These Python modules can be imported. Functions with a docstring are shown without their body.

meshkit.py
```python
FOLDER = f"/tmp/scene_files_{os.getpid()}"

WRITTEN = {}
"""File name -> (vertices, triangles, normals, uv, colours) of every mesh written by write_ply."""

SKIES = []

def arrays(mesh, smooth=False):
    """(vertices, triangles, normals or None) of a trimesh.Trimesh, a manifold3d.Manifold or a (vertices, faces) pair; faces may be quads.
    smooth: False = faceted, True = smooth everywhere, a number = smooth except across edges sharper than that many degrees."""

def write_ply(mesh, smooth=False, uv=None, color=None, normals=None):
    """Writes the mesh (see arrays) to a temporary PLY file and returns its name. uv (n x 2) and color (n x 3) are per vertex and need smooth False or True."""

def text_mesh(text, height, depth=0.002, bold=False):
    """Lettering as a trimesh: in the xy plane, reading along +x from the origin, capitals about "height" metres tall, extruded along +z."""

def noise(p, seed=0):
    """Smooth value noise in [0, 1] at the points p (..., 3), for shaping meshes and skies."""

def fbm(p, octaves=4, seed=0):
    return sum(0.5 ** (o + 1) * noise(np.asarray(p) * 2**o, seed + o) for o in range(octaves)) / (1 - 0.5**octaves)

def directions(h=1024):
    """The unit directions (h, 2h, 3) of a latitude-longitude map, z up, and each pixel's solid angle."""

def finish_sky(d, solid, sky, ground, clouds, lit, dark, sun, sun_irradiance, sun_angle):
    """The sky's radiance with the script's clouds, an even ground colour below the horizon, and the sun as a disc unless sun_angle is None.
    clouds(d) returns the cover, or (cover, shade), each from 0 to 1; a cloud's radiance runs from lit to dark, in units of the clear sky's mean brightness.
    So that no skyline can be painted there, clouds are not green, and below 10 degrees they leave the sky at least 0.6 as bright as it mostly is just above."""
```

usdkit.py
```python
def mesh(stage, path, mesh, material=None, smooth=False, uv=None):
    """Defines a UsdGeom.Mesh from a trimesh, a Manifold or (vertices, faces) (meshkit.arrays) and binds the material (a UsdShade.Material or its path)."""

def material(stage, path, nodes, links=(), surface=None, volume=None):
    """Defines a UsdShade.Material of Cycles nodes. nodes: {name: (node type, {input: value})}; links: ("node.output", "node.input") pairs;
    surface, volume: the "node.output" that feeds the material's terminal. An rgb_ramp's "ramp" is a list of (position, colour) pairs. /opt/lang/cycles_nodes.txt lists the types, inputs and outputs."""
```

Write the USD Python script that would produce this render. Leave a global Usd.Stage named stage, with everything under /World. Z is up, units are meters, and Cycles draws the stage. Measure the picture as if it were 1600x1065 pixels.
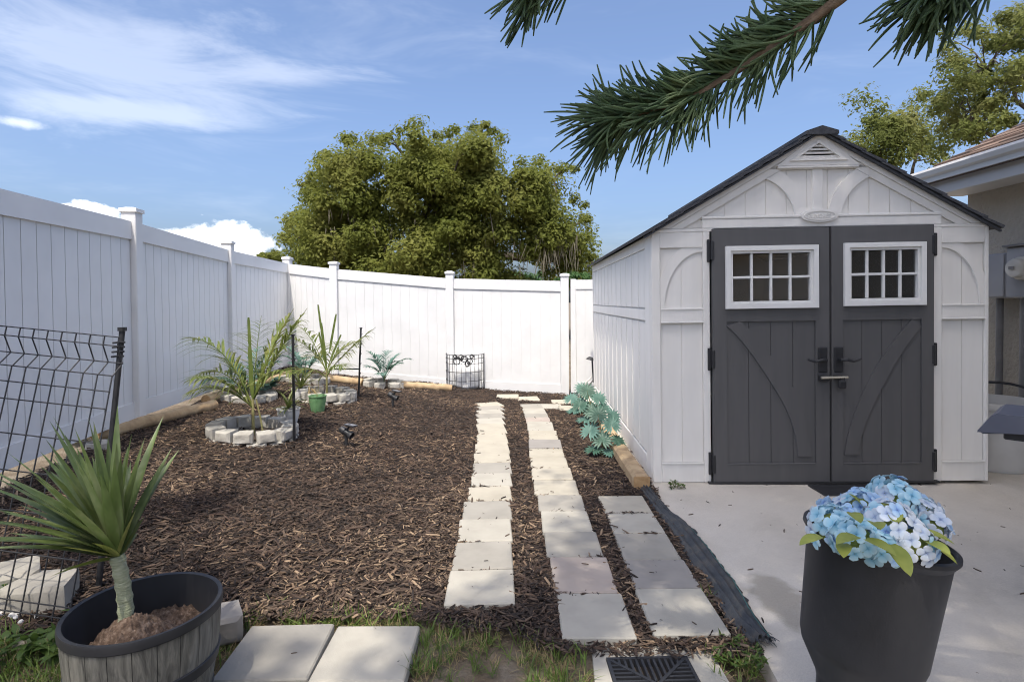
import math, random
import numpy as np
import trimesh, usdkit, meshkit
from shapely.geometry import Polygon, Point, box as sbox, LineString
from shapely.ops import unary_union
from shapely import affinity
from pxr import Usd, UsdGeom, UsdLux, UsdShade, Gf, Sdf, Vt

stage = Usd.Stage.CreateInMemory()
UsdGeom.SetStageUpAxis(stage, UsdGeom.Tokens.z)
UsdGeom.SetStageMetersPerUnit(stage, 1.0)
UsdGeom.Xform.Define(stage, '/World')
UsdGeom.Scope.Define(stage, '/World/Looks')
PI = math.pi
A = np.array
# ------------------------------------------------------------------ camera, sky, sun, exposure
F, CU, CV, CH = 884.0, 800.0, 490.0, 1.4            # focal length, principal point (in photo pixels), camera height
PITCH, ROLL = math.atan(20 / 884.0), math.radians(0.35)
EXPOSURE = 1.34
SUN_TRAVEL = A([0.10, 0.45, -1.0])
SUN_I, SKY_S = 0.50, 0.105
fw = A([0, math.cos(PITCH), -math.sin(PITCH)]); up0 = A([0, math.sin(PITCH), math.cos(PITCH)]); rt0 = A([1.0, 0, 0])
RT = rt0 * math.cos(ROLL) - up0 * math.sin(ROLL); UP = up0 * math.cos(ROLL) + rt0 * math.sin(ROLL)
cam = UsdGeom.Camera.Define(stage, '/World/Camera')
cam.CreateHorizontalApertureAttr(36.0); cam.CreateVerticalApertureAttr(36.0 * 1065 / 1600)
cam.CreateFocalLengthAttr(F * 36 / 1600)
cam.CreateVerticalApertureOffsetAttr(-(532.5 - CV) * 36 / 1600)
cam.CreateClippingRangeAttr(Gf.Vec2f(0.05, 5000))
cam.CreateExposureAttr(EXPOSURE)
mm = np.eye(4); mm[0, :3], mm[1, :3], mm[2, :3], mm[3, :3] = RT, UP, -fw, (0, 0, CH)
cam.AddTransformOp().Set(Gf.Matrix4d(mm.tolist()))
to_sun = -SUN_TRAVEL / np.linalg.norm(SUN_TRAVEL)

def ray(u, v):
    d = fw + RT * ((u - CU) / F) + UP * ((CV - v) / F)
    return d / np.linalg.norm(d)
def P(u, v, Y):                       # point of that line of sight at depth y = Y
    d = ray(u, v); return A([0, 0, CH]) + d * (Y / d[1])
def ss(t):
    t = np.clip(t, 0, 1); return t * t * (3 - 2 * t)
def gz(x, y):                         # the lie of the land: the bed rises towards the left fence
    x, y = np.asarray(x, float), np.asarray(y, float)
    z = np.interp(x, [-9, -5, -3.9, -2.9, -1.9, -1.0, 0.1, 5], [.30, .31, .29, .19, .09, .03, 0, 0]) * ss((y - 0.8) / 3.0)
    return z - 0.09 * ss((y - 5.5) / 3.5) * ss((x + 1.5) / 2)
def G(u, v, dz=0.0):                  # where that line of sight meets the ground (raised by dz)
    d = ray(u, v); t = 5.0
    for _ in range(60):
        p = A([0, 0, CH]) + d * t
        t += 0.5 * (p[2] - gz(p[0], p[1]) - dz) / max(-d[2], .05)
    return A([0, 0, CH]) + d * t

# ------------------------------------------------------------------ materials
MATS = {}
def mat(name, cols, scale=6, detail=4, rough=.6, bump=0, bscale=None, stretch=(1, 1, 1), spec=.4, rand=0, island=0, trans=0, rough2=None, metallic=0, bdist=.01, space='position', distortion=0):
    n = {'c': ('geometry', {}) if space == 'position' else ('texture_coordinate', {}), 'm': ('mapping', {'scale': stretch}),
         'n': ('noise_texture', {'scale': scale, 'detail': detail, 'roughness': .6, 'distortion': distortion}),
         'r': ('rgb_ramp', {'ramp': [(.28 + .44 * i / max(1, len(cols) - 1), c) for i, c in enumerate(cols)]}),
         'p': ('principled_bsdf', {'roughness': rough, 'specular_ior_level': spec, 'metallic': metallic})}
    l = [('c.position' if space == 'position' else 'c.object', 'm.vector'), ('m.vector', 'n.vector'), ('n.fac', 'r.fac')]
    out = 'r.color'
    if rand or island:
        n['o'] = ('object_info', {}) if rand else ('geometry', {})
        k = rand or island
        n['mr'] = ('map_range', {'from_min': 0., 'from_max': 1., 'to_min': 1 - k, 'to_max': 1 + k})
        n['h'] = ('hsv', {}); l += [('o.random' if rand else 'o.random_per_island', 'mr.value'), ('mr.result', 'h.value'), (out, 'h.color')]
        out = 'h.color'
    l.append((out, 'p.base_color'))
    if bump:
        n['bn'] = ('noise_texture', {'scale': bscale or scale * 4, 'detail': 5, 'roughness': .6})
        n['b'] = ('bump', {'strength': bump, 'distance': bdist})
        l += [('m.vector', 'bn.vector'), ('bn.fac', 'b.height'), ('b.normal', 'p.normal')]
    if rough2 is not None:
        n['rr'] = ('map_range', {'from_min': .3, 'from_max': .7, 'to_min': rough, 'to_max': rough2}); l += [('n.fac', 'rr.value'), ('rr.result', 'p.roughness')]
    surf = 'p.BSDF'
    if trans:
        n['t'] = ('translucent_bsdf', {}); n['x'] = ('mix_closure', {'fac': trans})
        l += [(out, 't.color'), ('p.BSDF', 'x.closure1'), ('t.BSDF', 'x.closure2')]; surf = 'x.closure'
    MATS[name] = usdkit.material(stage, '/World/Looks/' + name, n, l, surface=surf)
    return MATS[name]

def sky_material():
    def dirv(u, v): return ray(u, v)
    n = {'g': ('texture_coordinate', {}), 'sky': ('sky_texture', {'sky_type': 'single_scattering', 'sun_disc': False, 'sun_elevation': math.asin(to_sun[2]), 'sun_rotation': math.atan2(to_sun[0], to_sun[1]), 'air_density': .85, 'aerosol_density': 5.2, 'ozone_density': 5.5}),
         'bg': ('background_shader', {'strength': SKY_S}),
         'm1': ('mapping', {'scale': (2.2, 2.2, 9.0), 'rotation': (0, .22, .3)}), 'n1': ('noise_texture', {'scale': 1.6, 'detail': 7, 'roughness': .62, 'distortion': .5}),
         'm2': ('mapping', {'scale': (1, 1, 1.6)}), 'n2': ('noise_texture', {'scale': 26., 'detail': 6, 'roughness': .6})}
    l = [('g.generated', 'm1.vector'), ('m1.vector', 'n1.vector'), ('g.generated', 'm2.vector'), ('m2.vector', 'n2.vector')]
    # a thin veil everywhere
    n['veil'] = ('map_range', {'range_type': 'smoothstep', 'from_min': .47, 'from_max': .85, 'to_min': 0., 'to_max': .10}); l.append(('n1.fac', 'veil.value'))
    last = 'veil.result'
    def blob(i, u, v, rx, rz, noise, amp, lo, hi, to, tilt=0):
        nonlocal last
        d = dirv(u, v)
        n[f's{i}'] = ('vector_math', {'math_type': 'subtract', 'vector2': tuple(d)})
        n[f't{i}'] = ('mapping', {'rotation': (0, tilt, 0), 'scale': (1, 1, 1)})
        n[f'k{i}'] = ('vector_math', {'math_type': 'multiply', 'vector2': (1 / rx, 1 / rx, 1 / rz)})
        n[f'l{i}'] = ('vector_math', {'math_type': 'length'})
        n[f'a{i}'] = ('math', {'math_type': 'multiply_add', 'value2': amp, 'value3': -amp * .5})
        n[f'q{i}'] = ('math', {'math_type': 'add'})
        n[f'w{i}'] = ('map_range', {'range_type': 'smoothstep', 'from_min': hi, 'from_max': lo, 'to_min': 0., 'to_max': to})
        n[f'x{i}'] = ('math', {'math_type': 'maximum'})
        l.extend([('g.generated', f's{i}.vector1'), (f's{i}.vector', f't{i}.vector'), (f't{i}.vector', f'k{i}.vector1'), (f'k{i}.vector', f'l{i}.vector1'), (noise, f'a{i}.value1'),
                  (f'l{i}.value', f'q{i}.value1'), (f'a{i}.value', f'q{i}.value2'), (f'q{i}.value', f'w{i}.value'), (last, f'x{i}.value1'), (f'w{i}.result', f'x{i}.value2')])
        last = f'x{i}.value'
    blob(1, 140, 90, .30, .10, 'n1.fac', 3.2, .1, 1.1, .22, .12)
    blob(2, 420, 112, .19, .03, 'n1.fac', 2.4, .1, 1.1, .24, .10)
    blob(6, 190, 170, .22, .03, 'n1.fac', 2.4, .1, 1.1, .28, .05)
    blob(3, 348, 384, .088, .038, 'n2.fac', 1.5, .7, 1.0, .85)
    blob(4, 140, 336, .045, .020, 'n2.fac', 1.5, .7, .95, .9)
    blob(5, 35, 192, .030, .008, 'n2.fac', 1.8, .1, 1.1, .45)
    n['cl'] = ('mix_color', {'b': (6.5, 6.6, 6.8), 'use_clamp': False})
    l += [(last, 'cl.fac'), ('sky.color', 'cl.a'), ('cl.result', 'bg.color')]
    return usdkit.material(stage, '/World/Looks/sky_material', n, l, surface='bg.background')
dome = UsdLux.DomeLight.Define(stage, '/World/sky')
UsdShade.MaterialBindingAPI.Apply(dome.GetPrim()).Bind(sky_material())
dome.GetPrim().SetCustomDataByKey('kind', 'structure')
sun = UsdLux.DistantLight.Define(stage, '/World/sun')
sun.CreateIntensityAttr(SUN_I); sun.CreateAngleAttr(.53); sun.CreateNormalizeAttr(True); sun.CreateColorAttr(Gf.Vec3f(1, .94, .84))
zx = to_sun; xx = np.cross([0, 1, .01], zx); xx /= np.linalg.norm(xx); yy = np.cross(zx, xx)
sm = np.eye(4); sm[0, :3], sm[1, :3], sm[2, :3], sm[3, :3] = xx, yy, zx, (0, 0, 30)
sun.AddTransformOp().Set(Gf.Matrix4d(sm.tolist()))

def g(*c): return tuple(c)
mat('fence_vinyl', [(.60, .595, .58), (.66, .655, .64)], 2.5, 3, .38, .05, 60, rough2=.5, spec=.4)
mat('shed_resin', [(.68, .655, .60), (.74, .715, .66)], 3, 4, .5, .22, 90, stretch=(3, 3, .35), bdist=.003)
mat('shed_door', [(.080, .078, .076), (.095, .092, .090)], 4, 4, .48, .25, 90, stretch=(3, 3, .35), bdist=.003)
mat('window_white', [(.66, .65, .61), (.72, .71, .67)], 4, 3, .4)
mat('shed_shingle', [(.035, .037, .042), (.07, .072, .078)], 40, 4, .75, .5, 200)
mat('black_metal', [(.010, .010, .011), (.02, .02, .021)], 20, 3, .45, spec=.5)
mat('black_plastic', [(.014, .0145, .016), (.024, .024, .026)], 5, 5, .42, .08, 180, spec=.5, rough2=.6)
mat('dark_inside', [(.02, .02, .02), (.03, .03, .03)], 5)
mat('soil', [(.035, .024, .016), (.07, .048, .034), (.11, .08, .055)], 9, 8, .95, .8, 50, bdist=.02)
mat('sandy_ground', [(.075, .052, .030), (.16, .125, .085), (.24, .21, .165)], 5, 8, .95, .8, 60, bdist=.02)
mat('mulch_base', [(.012, .008, .006), (.04, .026, .018)], 40, 8, .95, 1., 70, bdist=.03)
for i, c in enumerate([(.026, .018, .0135), (.066, .041, .028), (.098, .067, .046), (.16, .105, .066), (.27, .19, .12)]):
    mat(f'bark_{"dark red brown tan pale".split()[i]}', [tuple(A(c) * .7), tuple(A(c) * 1.2)], 70, 4, .85, .6, 160, space='object', rand=.22, bdist=.002)
mat('concrete_slab', [(.31, .295, .27), (.40, .385, .355), (.45, .435, .405)], 1.3, 9, .85, .35, 120, bdist=.004, distortion=.4)
for nm, c in dict(cream=(.38, .345, .275), grey=(.29, .27, .23), pink=(.35, .295, .25), pale=(.365, .34, .285), dull=(.26, .24, .215)).items():
    mat('paver_' + nm, [tuple(A(c) * .86), tuple(A(c) * 1.0), tuple(A(c) * 1.1)], 5, 9, .88, .4, 190, bdist=.003)
mat('wall_block', [(.28, .26, .225), (.37, .35, .305), (.43, .405, .36)], 14, 7, .92, .6, 90, bdist=.006)
mat('timber', [(.25, .165, .09), (.40, .285, .16), (.48, .365, .22)], 9, 6, .75, .5, 40, stretch=(1, 1, 1), bdist=.006)
mat('timber_end', [(.30, .18, .08), (.46, .30, .15)], 30, 6, .8)
mat('palm_leaf', [(.11, .17, .03), (.22, .27, .06), (.36, .35, .12)], 7, 3, .42, trans=.3, island=.35)
mat('palm_spear', [(.06, .09, .016), (.13, .16, .04)], 8, 3, .4, trans=.15)
mat('palm_stem', [(.15, .14, .05), (.24, .22, .10)], 15, 3, .55)
mat('teal_leaf', [(.12, .27, .205), (.22, .39, .315)], 12, 3, .45, trans=.25, island=.35)
mat('teal_dark_leaf', [(.06, .155, .10), (.13, .25, .175)], 12, 3, .45, trans=.2, island=.35)
mat('yucca_leaf', [(.065, .10, .022), (.125, .17, .048), (.24, .27, .12)], 5, 3, .38, trans=.18, rand=.2, stretch=(3, 3, 1), spec=.5)
mat('yucca_young', [(.13, .17, .03), (.26, .27, .08)], 8, 3, .45, trans=.3)
mat('yucca_stem', [(.20, .22, .13), (.27, .29, .18), (.36, .37, .27)], 60, 4, .7, .7, 90, stretch=(.4, .4, 2.2))
mat('agave_leaf', [(.15, .20, .045), (.30, .31, .10)], 10, 3, .45, trans=.25, island=.3)
mat('weed_leaf', [(.06, .12, .02), (.14, .21, .045)], 9, 3, .5, trans=.3, island=.3)
mat('bush_leaf', [(.05, .13, .03), (.13, .25, .07)], 9, 3, .5, trans=.3, island=.3)
mat('grass_green', [(.07, .12, .02), (.16, .22, .045)], 20, 2, .5, trans=.3, rand=.3)
mat('grass_dry', [(.22, .165, .075), (.36, .28, .15)], 20, 2, .7, trans=.25, rand=.25)
mat('oak_leaf', [(.14, .175, .030), (.25, .275, .055), (.36, .355, .095)], .55, 4, .6, spec=.15, trans=.48, island=.35)
mat('gum_leaf', [(.15, .185, .045), (.26, .29, .08), (.37, .365, .13)], .8, 4, .6, spec=.15, trans=.48, island=.35)
mat('oak_bark', [(.06, .048, .036), (.13, .105, .08)], 8, 6, .9, .8, 20, stretch=(1, 1, .3), bdist=.05)
mat('moss', [(.13, .115, .075), (.24, .21, .15)], 6, 3, .9, island=.3, trans=.2)
mat('pine_cord', [(.028, .062, .024), (.060, .11, .038), (.11, .155, .055)], 10, 3, .5, .8, 260, island=.3, bdist=.004)
mat('pine_bark', [(.075, .050, .030), (.17, .12, .075)], 22, 5, .85, .8, 50, bdist=.008)
mat('petal_leaf', [(.19, .23, .04), (.33, .35, .075)], 16, 3, .45, trans=.2)
mat('barrel', [(.040, .039, .034), (.12, .115, .098), (.20, .19, .16)], 9, 6, .5, .8, 16, stretch=(3.5, 3.5, .6), bdist=.006, distortion=1.6)
mat('potting_soil', [(.045, .028, .019), (.13, .085, .058), (.27, .20, .15)], 60, 5, .95, 1., 90, bdist=.01)
mat('green_glaze', [(.09, .19, .085), (.14, .26, .12)], 14, 3, .25, rough2=.4)
mat('white_pot', [(.60, .585, .54), (.70, .68, .64)], 6, 4, .5)
mat('tub_plastic', [(.50, .485, .45), (.60, .585, .55)], 4, 6, .55, .1)
mat('slate_metal', [(.085, .09, .115), (.12, .125, .15)], 4, 3, .42)
mat('stucco', [(.42, .37, .295), (.50, .445, .36)], 2, 6, .95, 1., 28, bdist=.03)
mat('house_trim', [(.48, .465, .44), (.54, .525, .50)], 3, 3, .5)
for i, c in enumerate([(.17, .115, .085), (.23, .155, .115), (.30, .215, .165), (.13, .095, .075)]):
    mat('roof_shingle_' + 'abcd'[i], [tuple(A(c) * .8), tuple(A(c) * 1.15)], 60, 4, .92, .7, 150)
mat('grey_box', [(.27, .265, .265), (.33, .325, .32)], 3, 3, .5)
mat('conduit', [(.13, .125, .12), (.19, .18, .17)], 8, 3, .55)
mat('meter_rim', [(.40, .37, .31), (.48, .45, .39)], 8, 3, .4)
mat('silt_fabric', [(.020, .023, .028), (.045, .048, .052), (.10, .088, .070)], 14, 5, .55, .5, 120, bdist=.004)
mat('teal_thread', [(.04, .17, .15), (.05, .2, .18)], 10, 2, .6)
mat('gravel_white', [(.42, .41, .39), (.58, .57, .55)], 60, 4, .9, space='object', rand=.25)
mat('river_rock', [(.30, .25, .18), (.42, .37, .28)], 14, 5, .8, .3)
mat('bag_white', [(.66, .66, .65), (.76, .76, .75)], 9, 4, .5, .3, 30)
mat('brass', [(.45, .40, .30), (.52, .47, .36)], 10, 2, .3, metallic=.8)
MATS['glass'] = usdkit.material(stage, '/World/Looks/glass', {'f': ('fresnel', {'IOR': 2.1}), 't': ('transparent_bsdf', {'color': (.62, .64, .66)}), 'gl': ('glossy_bsdf', {'roughness': .02, 'color': (1, 1, 1)}), 'x': ('mix_closure', {})},
    [('f.fac', 'x.fac'), ('t.BSDF', 'x.closure1'), ('gl.BSDF', 'x.closure2')], surface='x.closure')
MATS['solar'] = usdkit.material(stage, '/World/Looks/solar', {'p': ('principled_bsdf', {'base_color': (.03, .035, .05), 'roughness': .12, 'specular_ior_level': .8})}, [], surface='p.BSDF')
for nm, cs in dict(blue=[(.13, .22, .56), (.33, .52, .77), (.54, .69, .82)], teal=[(.15, .40, .56), (.34, .60, .72), (.54, .73, .79)], pale=[(.28, .36, .58), (.60, .68, .77), (.75, .78, .80)]).items():
    MATS['petal_' + nm] = usdkit.material(stage, '/World/Looks/petal_' + nm, {'u': ('uvmap', {'attribute': 'st'}), 's': ('separate_xyz', {}), 'r': ('rgb_ramp', {'ramp': [(0, cs[0]), (.28, cs[1]), (.9, cs[2])]}),
        'o': ('object_info', {}), 'mr': ('map_range', {'from_min': 0., 'from_max': 1., 'to_min': .8, 'to_max': 1.15}), 'h': ('hsv', {}), 'p': ('principled_bsdf', {'roughness': .6, 'specular_ior_level': .2}), 't': ('translucent_bsdf', {}), 'x': ('mix_closure', {'fac': .25})},
        [('u.UV', 's.vector'), ('s.x', 'r.fac'), ('r.color', 'h.color'), ('o.random', 'mr.value'), ('mr.result', 'h.value'), ('h.color', 'p.base_color'), ('h.color', 't.color'), ('p.BSDF', 'x.closure1'), ('t.BSDF', 'x.closure2')], surface='x.closure')
# concrete apron with a damp stain: the slab material gets a darker blotch of its own
STAIN = G(1215, 935)
MATS['slab_stained'] = usdkit.material(stage, '/World/Looks/slab_stained', {'g': ('geometry', {}), 'n': ('noise_texture', {'scale': 1.2, 'detail': 9, 'roughness': .65, 'distortion': .4}), 'r': ('rgb_ramp', {'ramp': [(.3, (.43, .385, .315)), (.5, (.53, .478, .40)), (.7, (.58, .53, .45))]}),
    'n2': ('noise_texture', {'scale': 7., 'detail': 5}), 'f': ('noise_texture', {'scale': 260., 'detail': 3}), 'b': ('bump', {'strength': .35, 'distance': .003}),
    's': ('vector_math', {'math_type': 'subtract', 'vector2': tuple(STAIN)}), 'k': ('vector_math', {'math_type': 'multiply', 'vector2': (1 / .13, 1 / .26, 1)}), 'l': ('vector_math', {'math_type': 'length'}),
    'a': ('math', {'math_type': 'multiply_add', 'value2': 1.6, 'value3': -.8}), 'q': ('math', {'math_type': 'add'}), 'w': ('map_range', {'range_type': 'smoothstep', 'from_min': 1.05, 'from_max': .55, 'to_min': 0., 'to_max': .55}),
    'mx': ('mix_color', {'b': (.20, .17, .12)}), 'sp': ('map_range', {'from_min': .3, 'from_max': .7, 'to_min': .88, 'to_max': 1.1}), 'h': ('hsv', {}), 'p': ('principled_bsdf', {'roughness': .82})},
    [('g.position', 'n.vector'), ('g.position', 'n2.vector'), ('g.position', 'f.vector'), ('n.fac', 'r.fac'), ('g.position', 's.vector1'), ('s.vector', 'k.vector1'), ('k.vector', 'l.vector1'), ('n2.fac', 'a.value1'), ('l.value', 'q.value1'), ('a.value', 'q.value2'),
     ('q.value', 'w.value'), ('w.result', 'mx.fac'), ('r.color', 'mx.a'), ('mx.result', 'h.color'), ('f.fac', 'sp.value'), ('sp.result', 'h.value'), ('h.color', 'p.base_color'), ('f.fac', 'b.height'), ('b.normal', 'p.normal')], surface='p.BSDF')

# ------------------------------------------------------------------ scene helpers
USED = {}
def unique(parent, name):
    k = (parent, name); c = USED.get(k, 0); USED[k] = c + 1
    return f'{parent}/{name}' + (f'_{c:03d}' if c else '')
GROUPS = {'landscape_log': 'landscape logs along the fence foot', 'white_fence': 'white vinyl fences', 'stone_ring': 'stone planter rings in the mulch', 'young_palm': 'young coconut palms', 'artificial_palm': 'teal artificial palms', 'fan_palm': 'teal fan-leaved plants beside the shed', 'white_pot': 'white plant pots', 'spiky_plant': 'spiky plants in white pots', 'fence_stake': 'black fence stakes', 'solar_spotlight': 'solar spotlights on the mulch', 'weed': 'weeds', 'conduit': 'conduits on the house wall', 'retaining_block': 'retaining blocks behind the wire panel', 'broadleaf_tree': 'trees beyond the house', 'distant_tree': 'treetops beyond the fence'}
class Thing:
    def __init__(self, path, m): self.path, self.inv = path, np.linalg.inv(m)
def tag(prim, label=None, cat=None, group=None, kind=None):
    for k, v in dict(label=label, category=cat, group=group, kind=kind).items():
        if v: prim.SetCustomDataByKey(k, v)
def thing(name, label=None, cat=None, loc=(0, 0, 0), rot=None, group=None, kind=None):
    path = unique('/World', name)
    x = UsdGeom.Xform.Define(stage, path)
    m = np.eye(4); m[:3, 3] = loc
    if rot is not None: m[:3, :3] = rot
    x.AddTransformOp().Set(Gf.Matrix4d(m.T.tolist()))
    tag(x.GetPrim(), label, cat, group or GROUPS.get(name), kind)
    return Thing(path, m)
def obj(parent, name, mesh, m, smooth=False, world=True, label=None, kind=None, uv=None, under=None):
    if isinstance(mesh, trimesh.Trimesh): v, f = mesh.vertices, mesh.faces
    elif isinstance(mesh, list): v, f = join(mesh)
    else: v, f = mesh
    v = np.asarray(v, float)
    if world: v = v @ parent.inv[:3, :3].T + parent.inv[:3, 3]
    path = unique(under or parent.path, name)
    pr = usdkit.mesh(stage, path, (v, f), MATS[m] if isinstance(m, str) else m, smooth, uv)
    tag(pr.GetPrim(), label, None, None, kind)
    return path
def structure(name, mesh, m, smooth=False):
    path = unique('/World', name)
    v, f = join(mesh) if isinstance(mesh, list) else mesh
    pr = usdkit.mesh(stage, path, (v, f), MATS[m], smooth); tag(pr.GetPrim(), kind='structure'); return path
def single(name, mesh, m, label, cat, smooth=False, group=None, kind=None):
    v, f = join(mesh) if isinstance(mesh, list) else (mesh.vertices, mesh.faces) if isinstance(mesh, trimesh.Trimesh) else mesh
    v = np.asarray(v, float); loc = A([v[:, 0].mean(), v[:, 1].mean(), v[:, 2].min()])
    path = unique('/World', name)
    pr = usdkit.mesh(stage, path, (v - loc, f), MATS[m], smooth); pr.AddTranslateOp().Set(Gf.Vec3d(*map(float, loc)))
    tag(pr.GetPrim(), label, cat, group or GROUPS.get(name), kind); return path

def vf(m):
    if isinstance(m, trimesh.Trimesh): return np.asarray(m.vertices), np.asarray(m.faces)
    v, f = m; f = np.asarray(f)
    if f.shape[1] == 4: f = np.vstack([f[:, [0, 1, 2]], f[:, [0, 2, 3]]])
    return np.asarray(v, float), f
def join(ms):
    vs, fs, n = [], [], 0
    for m in ms:
        v, f = vf(m); vs.append(v); fs.append(f + n); n += len(v)
    return np.vstack(vs), np.vstack(fs)
def hull(pts):
    return trimesh.convex.convex_hull(np.asarray(pts, float))
def box(x0, x1, y0, y1, z0, z1, b=0):
    c, h = A([(x0 + x1) / 2, (y0 + y1) / 2, (z0 + z1) / 2]), A([x1 - x0, y1 - y0, z1 - z0]) / 2
    if b <= 0:
        m = trimesh.creation.box(2 * h); m.apply_translation(c); return m
    b = min(b, h.min() * .9)
    pts = [c + A([sx, sy, sz]) * (h - b * (1 - np.eye(3)[k])) for sx in (-1, 1) for sy in (-1, 1) for sz in (-1, 1) for k in range(3)]
    return hull(pts)
def xf(m, M):
    v, f = vf(m); return v @ np.asarray(M)[:3, :3].T + np.asarray(M)[:3, 3], f
def mv(m, d):
    v, f = vf(m); return v + A(d), f
def rotz(a): c, s = math.cos(a), math.sin(a); return A([[c, -s, 0], [s, c, 0], [0, 0, 1]])
def roty(a): c, s = math.cos(a), math.sin(a); return A([[c, 0, s], [0, 1, 0], [-s, 0, c]])
def rotx(a): c, s = math.cos(a), math.sin(a); return A([[1, 0, 0], [0, c, -s], [0, s, c]])
def nrm(v): v = np.asarray(v, float); return v / max(np.linalg.norm(v), 1e-12)
def M4(R=None, t=(0, 0, 0)):
    m = np.eye(4)
    if R is not None: m[:3, :3] = R
    m[:3, 3] = t; return m
def tube(pts, r, n=8, cap=True):
    pts = np.asarray(pts, float); k = len(pts); r = np.broadcast_to(np.asarray(r, float), (k,))
    t = np.gradient(pts, axis=0); t /= np.maximum(np.linalg.norm(t, axis=1, keepdims=True), 1e-9)
    a = nrm(np.cross(t[0], [0, 0, 1] if abs(t[0][2]) < .9 else [1, 0, 0])); rings = []
    ang = np.arange(n) * 2 * PI / n
    for i in range(k):
        a = nrm(a - t[i] * (a @ t[i])); b = np.cross(t[i], a)
        rings.append(pts[i] + r[i] * (np.cos(ang)[:, None] * a + np.sin(ang)[:, None] * b))
    v = np.vstack(rings); f = []
    for i in range(k - 1):
        for j in range(n):
            p, q = i * n + j, i * n + (j + 1) % n
            f += [(p, q, q + n), (p, q + n, p + n)]
    if cap:
        v = np.vstack([v, pts[:1], pts[-1:]]); e = k * n
        for j in range(n): f += [(e, (j + 1) % n, j), (e + 1, (k - 1) * n + j, (k - 1) * n + (j + 1) % n)]
    return v, np.array(f)
def lathe(prof, n=40, c=(0, 0, 0)):
    prof = np.asarray(prof, float); k = len(prof); a = np.arange(n) * 2 * PI / n
    v = np.stack([prof[:, None, 0] * np.cos(a), prof[:, None, 0] * np.sin(a), np.broadcast_to(prof[:, None, 1], (k, n))], -1).reshape(-1, 3) + A(c)
    f = []
    for i in range(k - 1):
        for j in range(n):
            p, q = i * n + j, i * n + (j + 1) % n
            f += [(p, q, q + n), (p, q + n, p + n)]
    return v, np.array(f)
def plate(poly, y0, y1):               # an x-z outline as a plate between two depths
    out = []
    for p in getattr(poly, 'geoms', [poly]):
        if p.is_empty or p.area < 1e-6: continue
        m = trimesh.creation.extrude_polygon(p, y1 - y0, engine='earcut')
        v = np.asarray(m.vertices); v = np.stack([v[:, 0], y1 - v[:, 2], v[:, 1]], 1)
        out.append((v, np.asarray(m.faces)))
    return out
def slab(poly, z0, z1):
    out = []
    for p in getattr(poly, 'geoms', [poly]):
        m = trimesh.creation.extrude_polygon(p, z1 - z0, engine='earcut'); m.apply_translation([0, 0, z0]); out.append(m)
    return out
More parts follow.
